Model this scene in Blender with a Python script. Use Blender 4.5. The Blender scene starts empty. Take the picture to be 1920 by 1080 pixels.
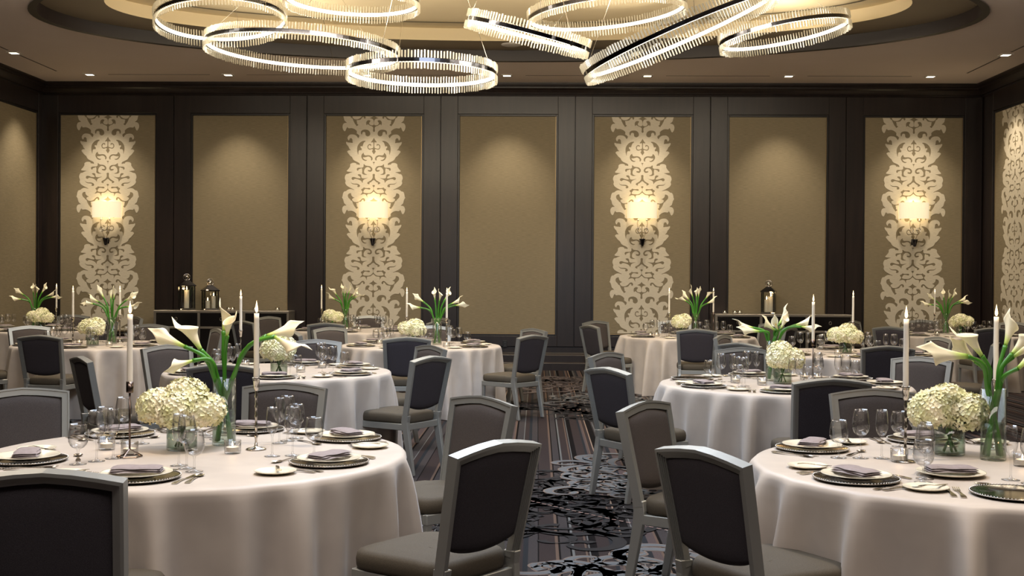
import bpy, bmesh, math, random
from mathutils import Vector, Matrix
R_ = math.radians
sc = bpy.context.scene
C = sc.collection
random.seed(7)

# ------------------------------------------------------------------ camera
F, YAW, PITCH, ROLL, H = 2218., .0215, -.0078, .0061, 1.535
cy, sy, cp, sp, cr, sr = math.cos(YAW), math.sin(YAW), math.cos(PITCH), math.sin(PITCH), math.cos(ROLL), math.sin(ROLL)
fw = Vector((-sy*cp, cy*cp, sp)); rt = Vector((cy, sy, 0)); upv = rt.cross(fw)
cr_ = rt*cr + upv*sr; cu_ = upv*cr - rt*sr
cd = bpy.data.cameras.new('camera'); cam = bpy.data.objects.new('camera', cd); C.objects.link(cam)
cd.sensor_width = 36; cd.lens = F/1920*36; cd.clip_start = .05; cd.clip_end = 200
cam.matrix_world = Matrix(((cr_.x, cu_.x, -fw.x, 0), (cr_.y, cu_.y, -fw.y, 0), (cr_.z, cu_.z, -fw.z, H), (0, 0, 0, 1)))
sc.camera = cam
cd.dof.use_dof = False

# ------------------------------------------------------------------ world, exposure, lamps
sc.view_settings.view_transform = 'Standard'; sc.view_settings.look = 'None'
sc.view_settings.gamma = 1; sc.view_settings.use_curve_mapping = False
sc.view_settings.exposure = 0.0
w = bpy.data.worlds.new('world'); sc.world = w; w.use_nodes = True
w.node_tree.nodes['Background'].inputs[0].default_value = (.5, .5, .6, 1)
w.node_tree.nodes['Background'].inputs[1].default_value = .02
sc.cycles.max_bounces = 7; sc.cycles.diffuse_bounces = 3; sc.cycles.glossy_bounces = 3
sc.cycles.transmission_bounces = 6; sc.cycles.transparent_max_bounces = 24
sc.cycles.sample_clamp_indirect = 3; sc.cycles.sample_clamp_direct = 30
sc.cycles.caustics_reflective = False; sc.cycles.caustics_refractive = False
try: sc.cycles.use_light_tree = True
except Exception: pass

WALL, XL, XR, ZC = 19.917, -8.437, 7.404, 4.813
ZT, ZB, PX0, PP, PW = 4.264, .609, -7.2876, 2.2585, 1.617
WARM = (1, .80, .55); WASH = (1, .86, .66); NEUT = (1, .84, .65); COOL = (.72, .83, 1)

def lamp(name, kind, loc, energy, col, rot=(0, 0, 0), **k):
    d = bpy.data.lights.new(name, kind); d.energy = energy; d.color = col
    for a, v in k.items(): setattr(d, a, v)
    o = bpy.data.objects.new(name, d); o.location = loc; o.rotation_euler = rot; C.objects.link(o); return o
def aim(a, b):
    return (Vector(b)-Vector(a)).to_track_quat('-Z', 'Y').to_euler()
TABLES = {1: (-1.51, 5.195), 2: (1.857, 5.013), 3: (-2.146, 9.774), 4: (1.859, 8.928), 5: (-1.355, 13.724), 6: (-5.018, 13.395),
          7: (-7.33, 17.05), 8: (-2.719, 17.545), 9: (2.067, 16.348), 10: (3.333, 12.774), 11: (6.065, 17.334)}
# wall washers: one recessed downlight in front of every panel
for k in range(7):
    x = PX0+k*PP
    lamp('wall_washer', 'SPOT', (x, 19.08, ZC-.03), 200, WASH, aim((x, 19.08, ZC), (x, 19.50, 2.6)), spot_size=R_(72), spot_blend=.9, shadow_soft_size=.05)
for x, sgn, ys in ((-7.70, -1, (18.9, 16.6)), (6.73, 1, (18.45, 16.1))):
    for y in ys:
        lamp('wall_washer', 'SPOT', (x, y, ZC-.03), 200, WASH, aim((x, y, ZC), (x+.40*sgn, y, 2.6)), spot_size=R_(72), spot_blend=.9, shadow_soft_size=.05)
# pin spots over the tables
for t, (x, y) in TABLES.items():
    e = 380 if t > 4 else 430
    lamp('table_downlight', 'SPOT', (x+.25, min(y-.5, 17), ZC-.05), e, NEUT, aim((x+.25, min(y-.5, 17), ZC), (x, y, .76)), spot_size=R_(52), spot_blend=.75, shadow_soft_size=.10)
# added fill lamps without fixtures, for the aisle, side tables and back wall
lamp('ceiling_fill', 'AREA', (-.3, 8, ZC-.06), 420, COOL, (0, 0, 0), shape='RECTANGLE', size=2.0, size_y=8)
lamp('ceiling_fill', 'AREA', (-.3, 1.5, ZC-.06), 360, (1, .90, .84), (R_(-12), 0, 0), shape='RECTANGLE', size=7.0, size_y=2)
lamp('aisle_fill_spot', 'SPOT', (0, .8, ZC-.1), 900, COOL, aim((0, .8, ZC), (.1, 12.5, .8)), spot_size=R_(27), spot_blend=.7, shadow_soft_size=.12)  # added cool spot that lifts the chair backs along the aisle
lamp('wall_fill', 'AREA', (-.4, 12.2, ZC-.08), 330, WASH, aim((0, 12.2, ZC), (0, WALL, 2.0)), shape='RECTANGLE', size=11, size_y=.4)  # added strip that brightens the back wall evenly
lamp('ceiling_fill', 'AREA', (-5.4, 9.5, ZC-.06), 120, NEUT, (0, 0, 0), shape='RECTANGLE', size=1.2, size_y=5)
lamp('ceiling_fill', 'AREA', (4.9, 9.5, ZC-.06), 120, NEUT, (0, 0, 0), shape='RECTANGLE', size=1.2, size_y=5)

# ------------------------------------------------------------------ materials
def mat(name, col=(.5, .5, .5), rough=.5, metal=0., **k):
    m = bpy.data.materials.new(name); m.use_nodes = True
    b = m.node_tree.nodes['Principled BSDF']
    b.inputs['Base Color'].default_value = (*col, 1); b.inputs['Roughness'].default_value = rough; b.inputs['Metallic'].default_value = metal
    for a, v in k.items():
        a = a.replace('_', ' ')
        b.inputs[a].default_value = v
    return m
def nodes(m): return m.node_tree.nodes, m.node_tree.links, m.node_tree.nodes['Principled BSDF']
def noisy(m, c1, c2, scale, vec=(1, 1, 1), detail=3, bump=0, coord='Object', dist=.002):
    n, l, b = nodes(m)
    tc = n.new('ShaderNodeTexCoord'); mp = n.new('ShaderNodeMapping'); mp.inputs['Scale'].default_value = vec
    nt = n.new('ShaderNodeTexNoise'); nt.inputs['Scale'].default_value = scale; nt.inputs['Detail'].default_value = detail
    rp = n.new('ShaderNodeValToRGB'); rp.color_ramp.elements[0].color = (*c1, 1); rp.color_ramp.elements[1].color = (*c2, 1)
    rp.color_ramp.elements[0].position = .35; rp.color_ramp.elements[1].position = .65
    l.new(tc.outputs[coord], mp.inputs[0]); l.new(mp.outputs[0], nt.inputs[0]); l.new(nt.outputs[0], rp.inputs[0]); l.new(rp.outputs[0], b.inputs['Base Color'])
    if bump:
        bp = n.new('ShaderNodeBump'); bp.inputs['Strength'].default_value = bump; bp.inputs['Distance'].default_value = dist
        l.new(nt.outputs[0], bp.inputs['Height']); l.new(bp.outputs[0], b.inputs['Normal'])
    return m
M = {}
M['wood'] = noisy(mat('espresso_wood', rough=.38), (.0085, .0045, .0038), (.016, .009, .0072), 14, (1, 1, .08))
M['wood2'] = mat('black_wood_edge', (.006, .004, .004), .4)
M['fabric'] = noisy(mat('beige_wall_fabric', rough=.75), (.190, .152, .090), (.255, .206, .126), 30, (.35, .35, 9), 4, .25)
M['gold'] = mat('bronze_trim', (.35, .25, .13), .4, .7)
M['damask'] = noisy(mat('cream_damask', rough=.7), (.57, .505, .385), (.66, .59, .46), 30, (.5, .5, 8))
M['ceil'] = noisy(mat('ceiling_paint', rough=.8), (.80, .70, .66), (.84, .74, .70), .6)
M['fascia'] = mat('dark_fascia', (.016, .010, .009), .5)
M['annulus'] = mat('taupe_ceiling', (.25, .20, .135), .6)
M['cream'] = mat('cream_ceiling', (.66, .55, .36), .8)
M['frame'] = mat('champagne_metal', (.37, .37, .34), .40, .6)
M['upholstery'] = noisy(mat('taupe_upholstery', rough=.85), (.040, .031, .027), (.070, .055, .048), 420, (1, 1, 1), 2, .5, dist=.001)
M['backcloth'] = noisy(mat('aubergine_back_fabric', rough=.85), (.025, .020, .024), (.044, .037, .043), 420, (1, 1, 1), 2, .5, dist=.001)
M['seatcloth'] = noisy(mat('brown_seat_cloth', rough=.8), (.050, .039, .025), (.084, .066, .042), 420, (1, 1, 1), 2, .4, dist=.001)
M['cloth'] = noisy(mat('champagne_tablecloth', rough=.5, Sheen_Weight=.25), (.47, .405, .345), (.53, .46, .39), 6, (1, 1, 1), 2)
M['plate'] = mat('ivory_china', (.72, .66, .52), .18)
M['silver'] = mat('polished_silver', (.58, .54, .48), .16, 1.)
M['charger'] = mat('silver_charger', (.30, .28, .25), .12, 1.)
M['napkin'] = noisy(mat('lilac_grey_napkin', rough=.8), (.235, .195, .19), (.275, .228, .225), 60)
M['wax'] = mat('ivory_wax', (.78, .72, .60), .4, Subsurface_Weight=0.)
M['chrome'] = mat('chrome', (.62, .60, .58), .08, 1.)
M['bronze'] = mat('bronze_stem', (.16, .12, .10), .25, 1.)
M['dark_chrome'] = mat('dark_chrome_band', (.10, .10, .115), .12, 1.)
M['black'] = mat('black_lacquer', (.008, .007, .007), .22)
M['bframe'] = mat('brushed_pewter', (.28, .25, .21), .4, .7)
M['stem'] = noisy(mat('green_stem', rough=.35), (.035, .16, .012), (.07, .27, .02), 9, (1, 1, .4))
M['leaf'] = mat('leaf', (.03, .13, .01), .4)
M['wick'] = mat('wick', (.01, .01, .01), .8)
def calla_mat():
    m = mat('calla_spathe', (.86, .80, .60), .42); n, l, b = nodes(m)
    at = n.new('ShaderNodeAttribute'); at.attribute_name = 'along'
    rp = n.new('ShaderNodeValToRGB'); e = rp.color_ramp.elements
    e[0].position = 0; e[0].color = (.22, .42, .04, 1); e[1].position = .42; e[1].color = (.86, .80, .58, 1)
    x = e.new(.18); x.color = (.55, .68, .20, 1)
    l.new(at.outputs['Fac'], rp.inputs[0]); l.new(rp.outputs[0], b.inputs['Base Color'])
    b.inputs['Transmission Weight'].default_value = 0
    return m
M['calla'] = calla_mat()
M['spadix'] = mat('yellow_spadix', (.8, .5, .08), .6)
M['petal'] = noisy(mat('hydrangea_petal', rough=.55), (.70, .70, .38), (.90, .83, .62), 16)
def emis(name, col, st, samp=True):
    m = bpy.data.materials.new(name); m.use_nodes = True; n = m.node_tree.nodes; n.clear()
    e = n.new('ShaderNodeEmission'); e.inputs[0].default_value = (*col, 1); e.inputs[1].default_value = st
    o = n.new('ShaderNodeOutputMaterial'); m.node_tree.links.new(e.outputs[0], o.inputs[0])
    if not samp:
        try: m.cycles.emission_sampling = 'NONE'
        except Exception: pass
    return m
M['led'] = emis('led_strip', (1, .90, .70), 7)
M['down'] = emis('downlight_lens', (1, .88, .66), 6, False)
M['flame'] = emis('candle_flame', (1, .55, .20), 9, False)
M['flamecore'] = emis('flame_core', (1, .72, .38), 5, False)
M['flamehot'] = emis('small_flame', (1, .74, .40), 9, False)
def glass(name, tint=(1, 1, 1), edge=(.62, .62, .62), gl=1.0, rough=.02, blend=.5, refr=0):
    # thin-walled glass: clear face on, darker and more mirror-like at grazing angles
    m = bpy.data.materials.new(name); m.use_nodes = True; n = m.node_tree.nodes; l = m.node_tree.links; n.clear()
    lw = n.new('ShaderNodeLayerWeight'); lw.inputs[0].default_value = blend
    mx = n.new('ShaderNodeMixRGB'); mx.inputs[1].default_value = (*tint, 1); mx.inputs[2].default_value = (*edge, 1)
    tr = n.new('ShaderNodeBsdfTransparent'); g = n.new('ShaderNodeBsdfGlossy'); g.inputs['Roughness'].default_value = rough
    fr = n.new('ShaderNodeMath'); fr.operation = 'POWER'; fr.inputs[1].default_value = 3.; l.new(lw.outputs['Facing'], fr.inputs[0])
    ml = n.new('ShaderNodeMath'); ml.operation = 'MULTIPLY_ADD'; ml.inputs[1].default_value = gl*.5; ml.inputs[2].default_value = .05; ml.use_clamp = True
    ms = n.new('ShaderNodeMixShader'); o = n.new('ShaderNodeOutputMaterial')
    l.new(lw.outputs['Facing'], mx.inputs[0]); l.new(mx.outputs[0], tr.inputs[0])
    l.new(fr.outputs[0], ml.inputs[0]); l.new(ml.outputs[0], ms.inputs[0]); l.new(tr.outputs[0], ms.inputs[1]); l.new(g.outputs[0], ms.inputs[2])
    if refr:
        gb = n.new('ShaderNodeBsdfGlass'); gb.inputs['IOR'].default_value = 1.45; gb.inputs['Roughness'].default_value = 0
        m2 = n.new('ShaderNodeMixShader'); m2.inputs[0].default_value = refr; l.new(ms.outputs[0], m2.inputs[1]); l.new(gb.outputs[0], m2.inputs[2]); l.new(m2.outputs[0], o.inputs[0])
    else: l.new(ms.outputs[0], o.inputs[0])
    return m
M['glass'] = glass('stemware_glass', (1, 1, 1), (.80, .80, .80), 1.5, .04)
M['vase'] = glass('vase_glass', (.97, .975, .97), (.70, .74, .70), 1.)
M['water'] = glass('vase_water', (.93, .97, .92), (.70, .80, .68), .3)
def crystal():
    m = bpy.data.materials.new('crystal_rod'); m.use_nodes = True; n = m.node_tree.nodes; l = m.node_tree.links; n.clear()
    tr = n.new('ShaderNodeBsdfTransparent'); tr.inputs[0].default_value = (.80, .78, .72, 1)
    tl = n.new('ShaderNodeBsdfTranslucent'); tl.inputs[0].default_value = (.95, .90, .78, 1)
    df = n.new('ShaderNodeBsdfDiffuse'); df.inputs[0].default_value = (.85, .80, .68, 1)
    g = n.new('ShaderNodeBsdfGlossy'); g.inputs['Roughness'].default_value = .08
    lw = n.new('ShaderNodeLayerWeight'); lw.inputs[0].default_value = .5; fr = n.new('ShaderNodeMath'); fr.operation = 'MULTIPLY_ADD'; fr.inputs[1].default_value = .45; fr.inputs[2].default_value = .08; l.new(lw.outputs['Facing'], fr.inputs[0])
    a = n.new('ShaderNodeMixShader'); a.inputs[0].default_value = .5; l.new(tl.outputs[0], a.inputs[1]); l.new(df.outputs[0], a.inputs[2])
    b = n.new('ShaderNodeMixShader'); b.inputs[0].default_value = .42; l.new(tr.outputs[0], b.inputs[1]); l.new(a.outputs[0], b.inputs[2])
    c = n.new('ShaderNodeMixShader'); l.new(fr.outputs[0], c.inputs[0]); l.new(b.outputs[0], c.inputs[1]); l.new(g.outputs[0], c.inputs[2])
    o = n.new('ShaderNodeOutputMaterial'); l.new(c.outputs[0], o.inputs[0]); return m
M['crystal'] = crystal()
def shade_mat():
    m = mat('lamp_shade', (.85, .78, .62), .7); n, l, b = nodes(m)
    b.inputs['Emission Color'].default_value = (1, .83, .52, 1); b.inputs['Emission Strength'].default_value = .6
    return m
M['shade'] = shade_mat()
M['sconce_glass'] = glass('sconce_crystal', (.93, .90, .85), (.5, .45, .4), 1.2)
M['outlet'] = mat('black_plastic', (.005, .005, .005), .4)
M['white'] = mat('white_plastic', (.6, .55, .5), .5)

# ------------------------------------------------------------------ mesh helpers
def mesh_from(name, vs, fs, m=None, smooth=False, parent=None, link=True):
    me = bpy.data.meshes.new(name); me.from_pydata([tuple(v) for v in vs], [], fs); me.update()
    if smooth: me.polygons.foreach_set('use_smooth', [True]*len(me.polygons))
    if m is not None: me.materials.append(m)
    o = bpy.data.objects.new(name, me)
    if link: C.objects.link(o)
    if parent is not None: o.parent = parent
    return o
class MB:
    def __init__(s): s.v = []; s.f = []
    def add(s, vs, fs):
        k = len(s.v); s.v += [tuple(v) for v in vs]; s.f += [tuple(i+k for i in f) for f in fs]; return s
    def box(s, x0, x1, y0, y1, z0, z1):
        v = [(x, y, z) for z in (z0, z1) for y in (y0, y1) for x in (x0, x1)]
        return s.add(v, [(0, 2, 3, 1), (4, 5, 7, 6), (0, 1, 5, 4), (2, 6, 7, 3), (0, 4, 6, 2), (1, 3, 7, 5)])
    def lathe(s, prof, n=20, c=(0, 0, 0), cap=False):
        vs = []; fs = []; m = len(prof)
        for i in range(n):
            a = 2*math.pi*i/n
            for r, z in prof: vs.append((c[0]+r*math.cos(a), c[1]+r*math.sin(a), c[2]+z))
        for i in range(n):
            j = (i+1) % n
            for k in range(m-1): fs.append((i*m+k, j*m+k, j*m+k+1, i*m+k+1))
        if cap:
            fs.append(tuple(i*m for i in range(n))[::-1]); fs.append(tuple(i*m+m-1 for i in range(n)))
        return s.add(vs, fs)
    def tube(s, pts, rad, n=8, cap=True, flat=1.):
        pts = [Vector(p) for p in pts]; m = len(pts); vs = []; fs = []
        rr = rad if isinstance(rad, (list, tuple)) else [rad]*m
        up = None
        for i, p in enumerate(pts):
            t = (pts[min(i+1, m-1)]-pts[max(i-1, 0)]).normalized()
            if up is None:
                up = Vector((0, 0, 1)) if abs(t.z) < .9 else Vector((1, 0, 0))
            a = (up - t*up.dot(t)).normalized(); up = a; b = t.cross(a)
            for k in range(n):
                q = 2*math.pi*k/n; vs.append(p+a*(math.cos(q)*rr[i])+b*(math.sin(q)*rr[i]*flat))
        for i in range(m-1):
            for k in range(n):
                k2 = (k+1) % n; fs.append((i*n+k, i*n+k2, (i+1)*n+k2, (i+1)*n+k))
        if cap: fs.append(tuple(range(n))[::-1]); fs.append(tuple((m-1)*n+k for k in range(n)))
        return s.add(vs, fs)
    def quadbeam(s, secs):
        # secs: list of 4-corner loops
        vs = [v for q in secs for v in q]; fs = []
        for i in range(len(secs)-1):
            for k in range(4):
                k2 = (k+1) % 4; fs.append((i*4+k, i*4+k2, (i+1)*4+k2, (i+1)*4+k))
        m = len(secs)-1; fs += [(3, 2, 1, 0), (m*4, m*4+1, m*4+2, m*4+3)]
        return s.add(vs, fs)
    def build(s, name, m, parent=None, smooth=False, bevel=0, seg=2, fix=True):
        o = mesh_from(name, s.v, s.f, m, smooth, parent)
        if fix or bevel:
            bm = bmesh.new(); bm.from_mesh(o.data)
            bmesh.ops.recalc_face_normals(bm, faces=bm.faces)
            if bevel:
                es = [e for e in bm.edges if len(e.link_faces) == 2 and e.calc_face_angle(0) > .5]
                bmesh.ops.bevel(bm, geom=es, offset=bevel, segments=seg, affect='EDGES', profile=.5)
            bm.to_mesh(o.data); bm.free()
            if smooth: o.data.polygons.foreach_set('use_smooth', [True]*len(o.data.polygons))
        return o
def tag(o, label=None, cat=None, group=None, kind=None):
    if label: o['label'] = label
    if cat: o['category'] = cat
    if group: o['group'] = group
    if kind: o['kind'] = kind
    return o
def empty(name, loc=(0, 0, 0), rz=0):
    o = bpy.data.objects.new(name, None); o.empty_display_size = .1; o.location = loc; o.rotation_euler = (0, 0, rz); C.objects.link(o); return o
KIDS = {}
def copy_tree(o, parent=None):
    c = o.copy(); C.objects.link(c)
    if parent is not None: c.parent = parent; c.matrix_parent_inverse = o.matrix_parent_inverse.copy()
    for ch in list(o.children): copy_tree(ch, c)
    return c
USED = set()
def place(proto, loc, rz, label, cat, group):
    if proto.name in USED: o = copy_tree(proto)
    else: o = proto; USED.add(proto.name)
    o.location = loc; o.rotation_euler = (0, 0, rz); tag(o, label, cat, group); return o
def struct(o): o['kind'] = 'structure'; return o
def smoothpts(P, n=3, closed=True):
    out = []; m = len(P)
    for i in range(m if closed else m-1):
        p0, p1, p2, p3 = (P[(i+k-1) % m] if closed else P[max(0, min(m-1, i+k-1))] for k in range(4))
        for j in range(n):
            t = j/n
            out.append(tuple(.5*((2*b)+(-a+c)*t+(2*a-5*b+4*c-d)*t*t+(-a+3*b-3*c+d)*t**3) for a, b, c, d in zip(p0, p1, p2, p3)))
    if not closed: out.append(P[-1])
    return out

# ------------------------------------------------------------------ the hall: floor
def carpet_mat():
    m = mat('striped_carpet', rough=.95); n, l, b = nodes(m)
    tc = n.new('ShaderNodeTexCoord'); sep = n.new('ShaderNodeSeparateXYZ'); l.new(tc.outputs['Object'], sep.inputs[0])
    dv = n.new('ShaderNodeMath'); dv.operation = 'MULTIPLY_ADD'; dv.inputs[1].default_value = 1/.92; dv.inputs[2].default_value = 20-.02
    l.new(sep.outputs[0], dv.inputs[0]); fr = n.new('ShaderNodeMath'); fr.operation = 'FRACT'; l.new(dv.outputs[0], fr.inputs[0])
    rp = n.new('ShaderNodeValToRGB'); rp.color_ramp.interpolation = 'CONSTANT'
    K = (.004, .003, .0035); B = (.036, .026, .025); G = (.048, .041, .041); T = (.12, .08, .06); Wt = (.14, .14, .135); Pk = (.085, .062, .06); Cr = (.27, .19, .14); D = (.02, .022, .026)
    st = [(0, B), (.10, T), (.118, K), (.13, G), (.19, K), (.20, Wt), (.215, B), (.285, T), (.295, B), (.308, Wt), (.316, K), (.36, B), (.445, D), (.465, Pk), (.485, T), (.50, B), (.53, Cr), (.542, K), (.60, G), (.617, Wt), (.623, G), (.655, D), (.69, Pk), (.745, T), (.76, K), (.78, G), (.845, Wt), (.852, B), (.90, D), (.93, G)]
    e = rp.color_ramp.elements; e[0].position = 0; e[0].color = (*B, 1); e[1].position = .99; e[1].color = (*K, 1)
    for p, c in st[1:]:
        x = e.new(p); x.color = (*c, 1)
    l.new(fr.outputs[0], rp.inputs[0])
    nz = n.new('ShaderNodeTexNoise'); nz.inputs['Scale'].default_value = 260; l.new(tc.outputs['Object'], nz.inputs[0])
    mr = n.new('ShaderNodeMapRange'); mr.inputs[1].default_value = .3; mr.inputs[2].default_value = .7; mr.inputs[3].default_value = .55; mr.inputs[4].default_value = 1.3
    l.new(nz.outputs[0], mr.inputs[0])
    mx = n.new('ShaderNodeMixRGB'); mx.blend_type = 'MULTIPLY'; mx.inputs[0].default_value = 1
    l.new(rp.outputs[0], mx.inputs[1]); l.new(mr.outputs[0], mx.inputs[2]); l.new(mx.outputs[0], b.inputs['Base Color'])
    b.inputs['Specular IOR Level'].default_value = .1
    return m
floor = struct(MB().box(XL-.2, XR+.2, -2.5, WALL+.2, -.06, 0).build('floor', carpet_mat()))
def ribbon(mb, pts, ws, z):
    m = len(pts); vs = []; fs = []
    for i, (x, y) in enumerate(pts):
        x0, y0 = pts[max(0, i-1)]; x1, y1 = pts[min(m-1, i+1)]; dx, dy = x1-x0, y1-y0; q = math.hypot(dx, dy) or 1
        nx, ny = -dy/q*ws[i], dx/q*ws[i]; vs += [(x+nx, y+ny, z), (x-nx, y-ny, z)]
    for i in range(m-1): fs.append((2*i, 2*i+1, 2*i+3, 2*i+2))
    mb.add(vs, fs)
def curl(x, y, a, s, hand, turns=1.35):
    # a C-scroll: a long tapering stroke that winds up into a spiral
    pts = []; ws = []; N = 30
    px, py, an = x, y, a
    for i in range(N+1):
        t = i/N; pts.append((px, py)); ws.append(s*.066*(math.sin(math.pi*min(1, t*1.15+.06))**.7 if t < .82 else .45+.9*(t-.82)*4*.8))
        st = s*2.5/N*(1-.55*t); k = hand*(2*math.pi*turns/N)*(.25+1.5*t)
        an += k; px += math.cos(an)*st; py += math.sin(an)*st
    return pts, ws
def scroll_patch(name, x0, x1, y0, y1, n, size, top, edge, seed, z=.0012):
    rnd = random.Random(seed); A = MB(); B = MB()
    for i in range(n):
        x = rnd.uniform(x0, x1); y = rnd.uniform(y0, y1); a = rnd.uniform(0, 6.28); s = size*rnd.uniform(.7, 1.2)
        for hnd, da in ((1, .5), (-1, -.5), (1, 2.6), (-1, 3.6))[:rnd.choice((2, 3, 4))]:
            p, ws = curl(x, y, a+da, s, hnd, rnd.uniform(.8, 1.1))
            ribbon(A, p, ws, z+.001); 
            if edge: ribbon(B, p, [q+.012*size/.5 for q in ws], z)
    if edge:
        o = B.build(name+'_edge', edge, floor, fix=False); struct(o)
    o = A.build(name, top, floor, fix=False); struct(o)
GREYB = mat('grey_blue_pile', (.105, .11, .115), .95); TANE = mat('tan_pile', (.16, .115, .09), .95); BLK = mat('black_pile', (.0045, .003, .004), .95); LAV = mat('mauve_pile', (.10, .08, .08), .95)
scroll_patch('carpet_scroll', -.35, 2.1, 5.4, 6.45, 26, .50, GREYB, TANE, 3)
scroll_patch('carpet_scroll', -.6, .75, 7.0, 9.0, 22, .55, BLK, None, 5, .0042)
scroll_patch('carpet_scroll', .45, 2.2, 8.5, 10.0, 20, .46, GREYB, TANE, 8, .0064)
scroll_patch('carpet_scroll', -1.2, 1.8, 12.9, 14.6, 34, .50, BLK, None, 11)
scroll_patch('carpet_scroll', .2, 2.0, 14.7, 15.7, 18, .45, GREYB, TANE, 13, .0042)
scroll_patch('carpet_scroll', -.3, 1.2, 16.3, 18.2, 26, .45, LAV, TANE, 17, .0064)
scroll_patch('carpet_scroll', -5, -3.2, 11, 12.6, 16, .5, GREYB, TANE, 21)
scroll_patch('carpet_scroll', 2.6, 6, 5.5, 7.6, 22, .5, BLK, None, 23)
rope = MB()
for c0, c1, c2, z in (((-.35, 8.55), (.45, 7.4), (1.6, 6.55), .009), ((-.5, 14.9), (.7, 13.2), (2.2, 12.7), .009)):
    for i in range(46):
        t = i/46; q = [(1-t)**2*a+2*t*(1-t)*b+t*t*c for a, b, c in zip(c0, c1, c2)]
        ribbon(rope, [(q[0]-.012, q[1]+.012), (q[0]+.014, q[1]-.006)], [.007, .007], z)
struct(rope.build('carpet_cord', mat('pink_cord_pile', (.30, .19, .16), .95), floor, fix=False))

# ------------------------------------------------------------------ the hall: walls
wb = struct(MB().box(XL-.2, XR+.2, WALL, WALL+.2, 0, ZC+1).build('wall_back', M['wood']))
wl = struct(MB().box(XL-.2, XL, -2.5, WALL, 0, ZC+1).build('wall_left', M['wood']))
wr = struct(MB().box(XR, XR+.2, -2.5, WALL, 0, ZC+1).build('wall_right', M['wood']))
struct(MB().box(XL-.2, XR+.2, -2.7, -2.5, 0, ZC+1).build('wall_front', mat('plain_wall', (.10, .08, .06), .7)))
def along(kind, u, d):    # u along the wall, d out of the wall -> x, y
    return {'b': (u, WALL-d), 'l': (XL+d, u), 'r': (XR-d, u)}[kind]
def wbox(mb, kind, u0, u1, d0, d1, z0, z1):
    xa, ya = along(kind, u0, d0); xb, yb = along(kind, u1, d1)
    mb.box(min(xa, xb), max(xa, xb), min(ya, yb), max(ya, yb), z0, z1)
def frame_module(kind, uc, parent):
    # raised dark frame round one recessed panel, mitred look by a stepped inner lip
    a = PW/2; s = PP/2-.006; mb = MB()
    wbox(mb, kind, uc-s, uc-a-.035, 0, .045, .40, 4.60); wbox(mb, kind, uc+a+.035, uc+s, 0, .045, .40, 4.60)
    wbox(mb, kind, uc-a-.035, uc+a+.035, 0, .045, ZT+.035, 4.60); wbox(mb, kind, uc-a-.035, uc+a+.035, 0, .045, .40, ZB-.035)
    o = struct(mb.build('panel_surround', M['wood'], parent, bevel=.004, seg=1))
    lip = MB()
    for u0, u1, z0, z1 in ((uc-a-.035, uc-a, ZB-.035, ZT+.035), (uc+a, uc+a+.035, ZB-.035, ZT+.035), (uc-a, uc+a, ZT, ZT+.035), (uc-a, uc+a, ZB-.035, ZB)):
        wbox(lip, kind, u0, u1, 0, .028, z0, z1)
    struct(lip.build('panel_lip', M['wood2'], parent, bevel=.003, seg=1))
    g = MB(); wbox(g, kind, uc-a, uc+a, .012, .034, ZB-.004, ZB+.010); wbox(g, kind, uc+a-.008, uc+a, .012, .02, ZB, ZT)
    struct(g.build('bronze_bead', M['gold'], parent))
def fabric_panel(kind, uc, label):
    a = PW/2; mb = MB(); wbox(mb, kind, uc-a+.001, uc+a-.009, .002, .016, ZB+.011, ZT-.001)
    o = mb.build('wall_panel', M['fabric'], bevel=.004, seg=2); tag(o, label, 'wall panel', 'fabric wall panels'); return o

# damask applique: traced half motif, mirrored, repeated, cut to the panel
CX = 885.; PER = 1867.
SIL = [(195, 70), (215, 150), (250, 185), (270, 205), (225, 210), (190, 235), (172, 290), (185, 355), (215, 395), (240, 385), (258, 340), (285, 300), (300, 325), (330, 330), (380, 325), (440, 345), (480, 375), (500, 400), (495, 445), (525, 465), (555, 495), (545, 530), (525, 550), (500, 510), (460, 480), (400, 468), (340, 475), (295, 520), (290, 570), (320, 605), (335, 565), (365, 550), (395, 575), (400, 620), (405, 660), (360, 655), (300, 650), (260, 635), (255, 665), (280, 710), (310, 740), (330, 790), (365, 825), (320, 825), (280, 855), (310, 900), (350, 950), (390, 980), (410, 1020), (440, 1055), (500, 1085), (550, 1110), (570, 1140), (555, 1155), (520, 1145), (495, 1148), (490, 1125), (450, 1110), (390, 1115), (350, 1145), (350, 1190), (310, 1250), (270, 1295), (310, 1310), (360, 1315), (400, 1320), (350, 1335), (300, 1360), (265, 1365), (240, 1400), (228, 1460), (250, 1520), (238, 1560), (270, 1620), (340, 1665), (400, 1695), (445, 1715), (420, 1716), (380, 1705), (330, 1705), (280, 1730), (260, 1750), (215, 1760), (190, 1810), (180, 1870), (168, 1895)]
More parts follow.
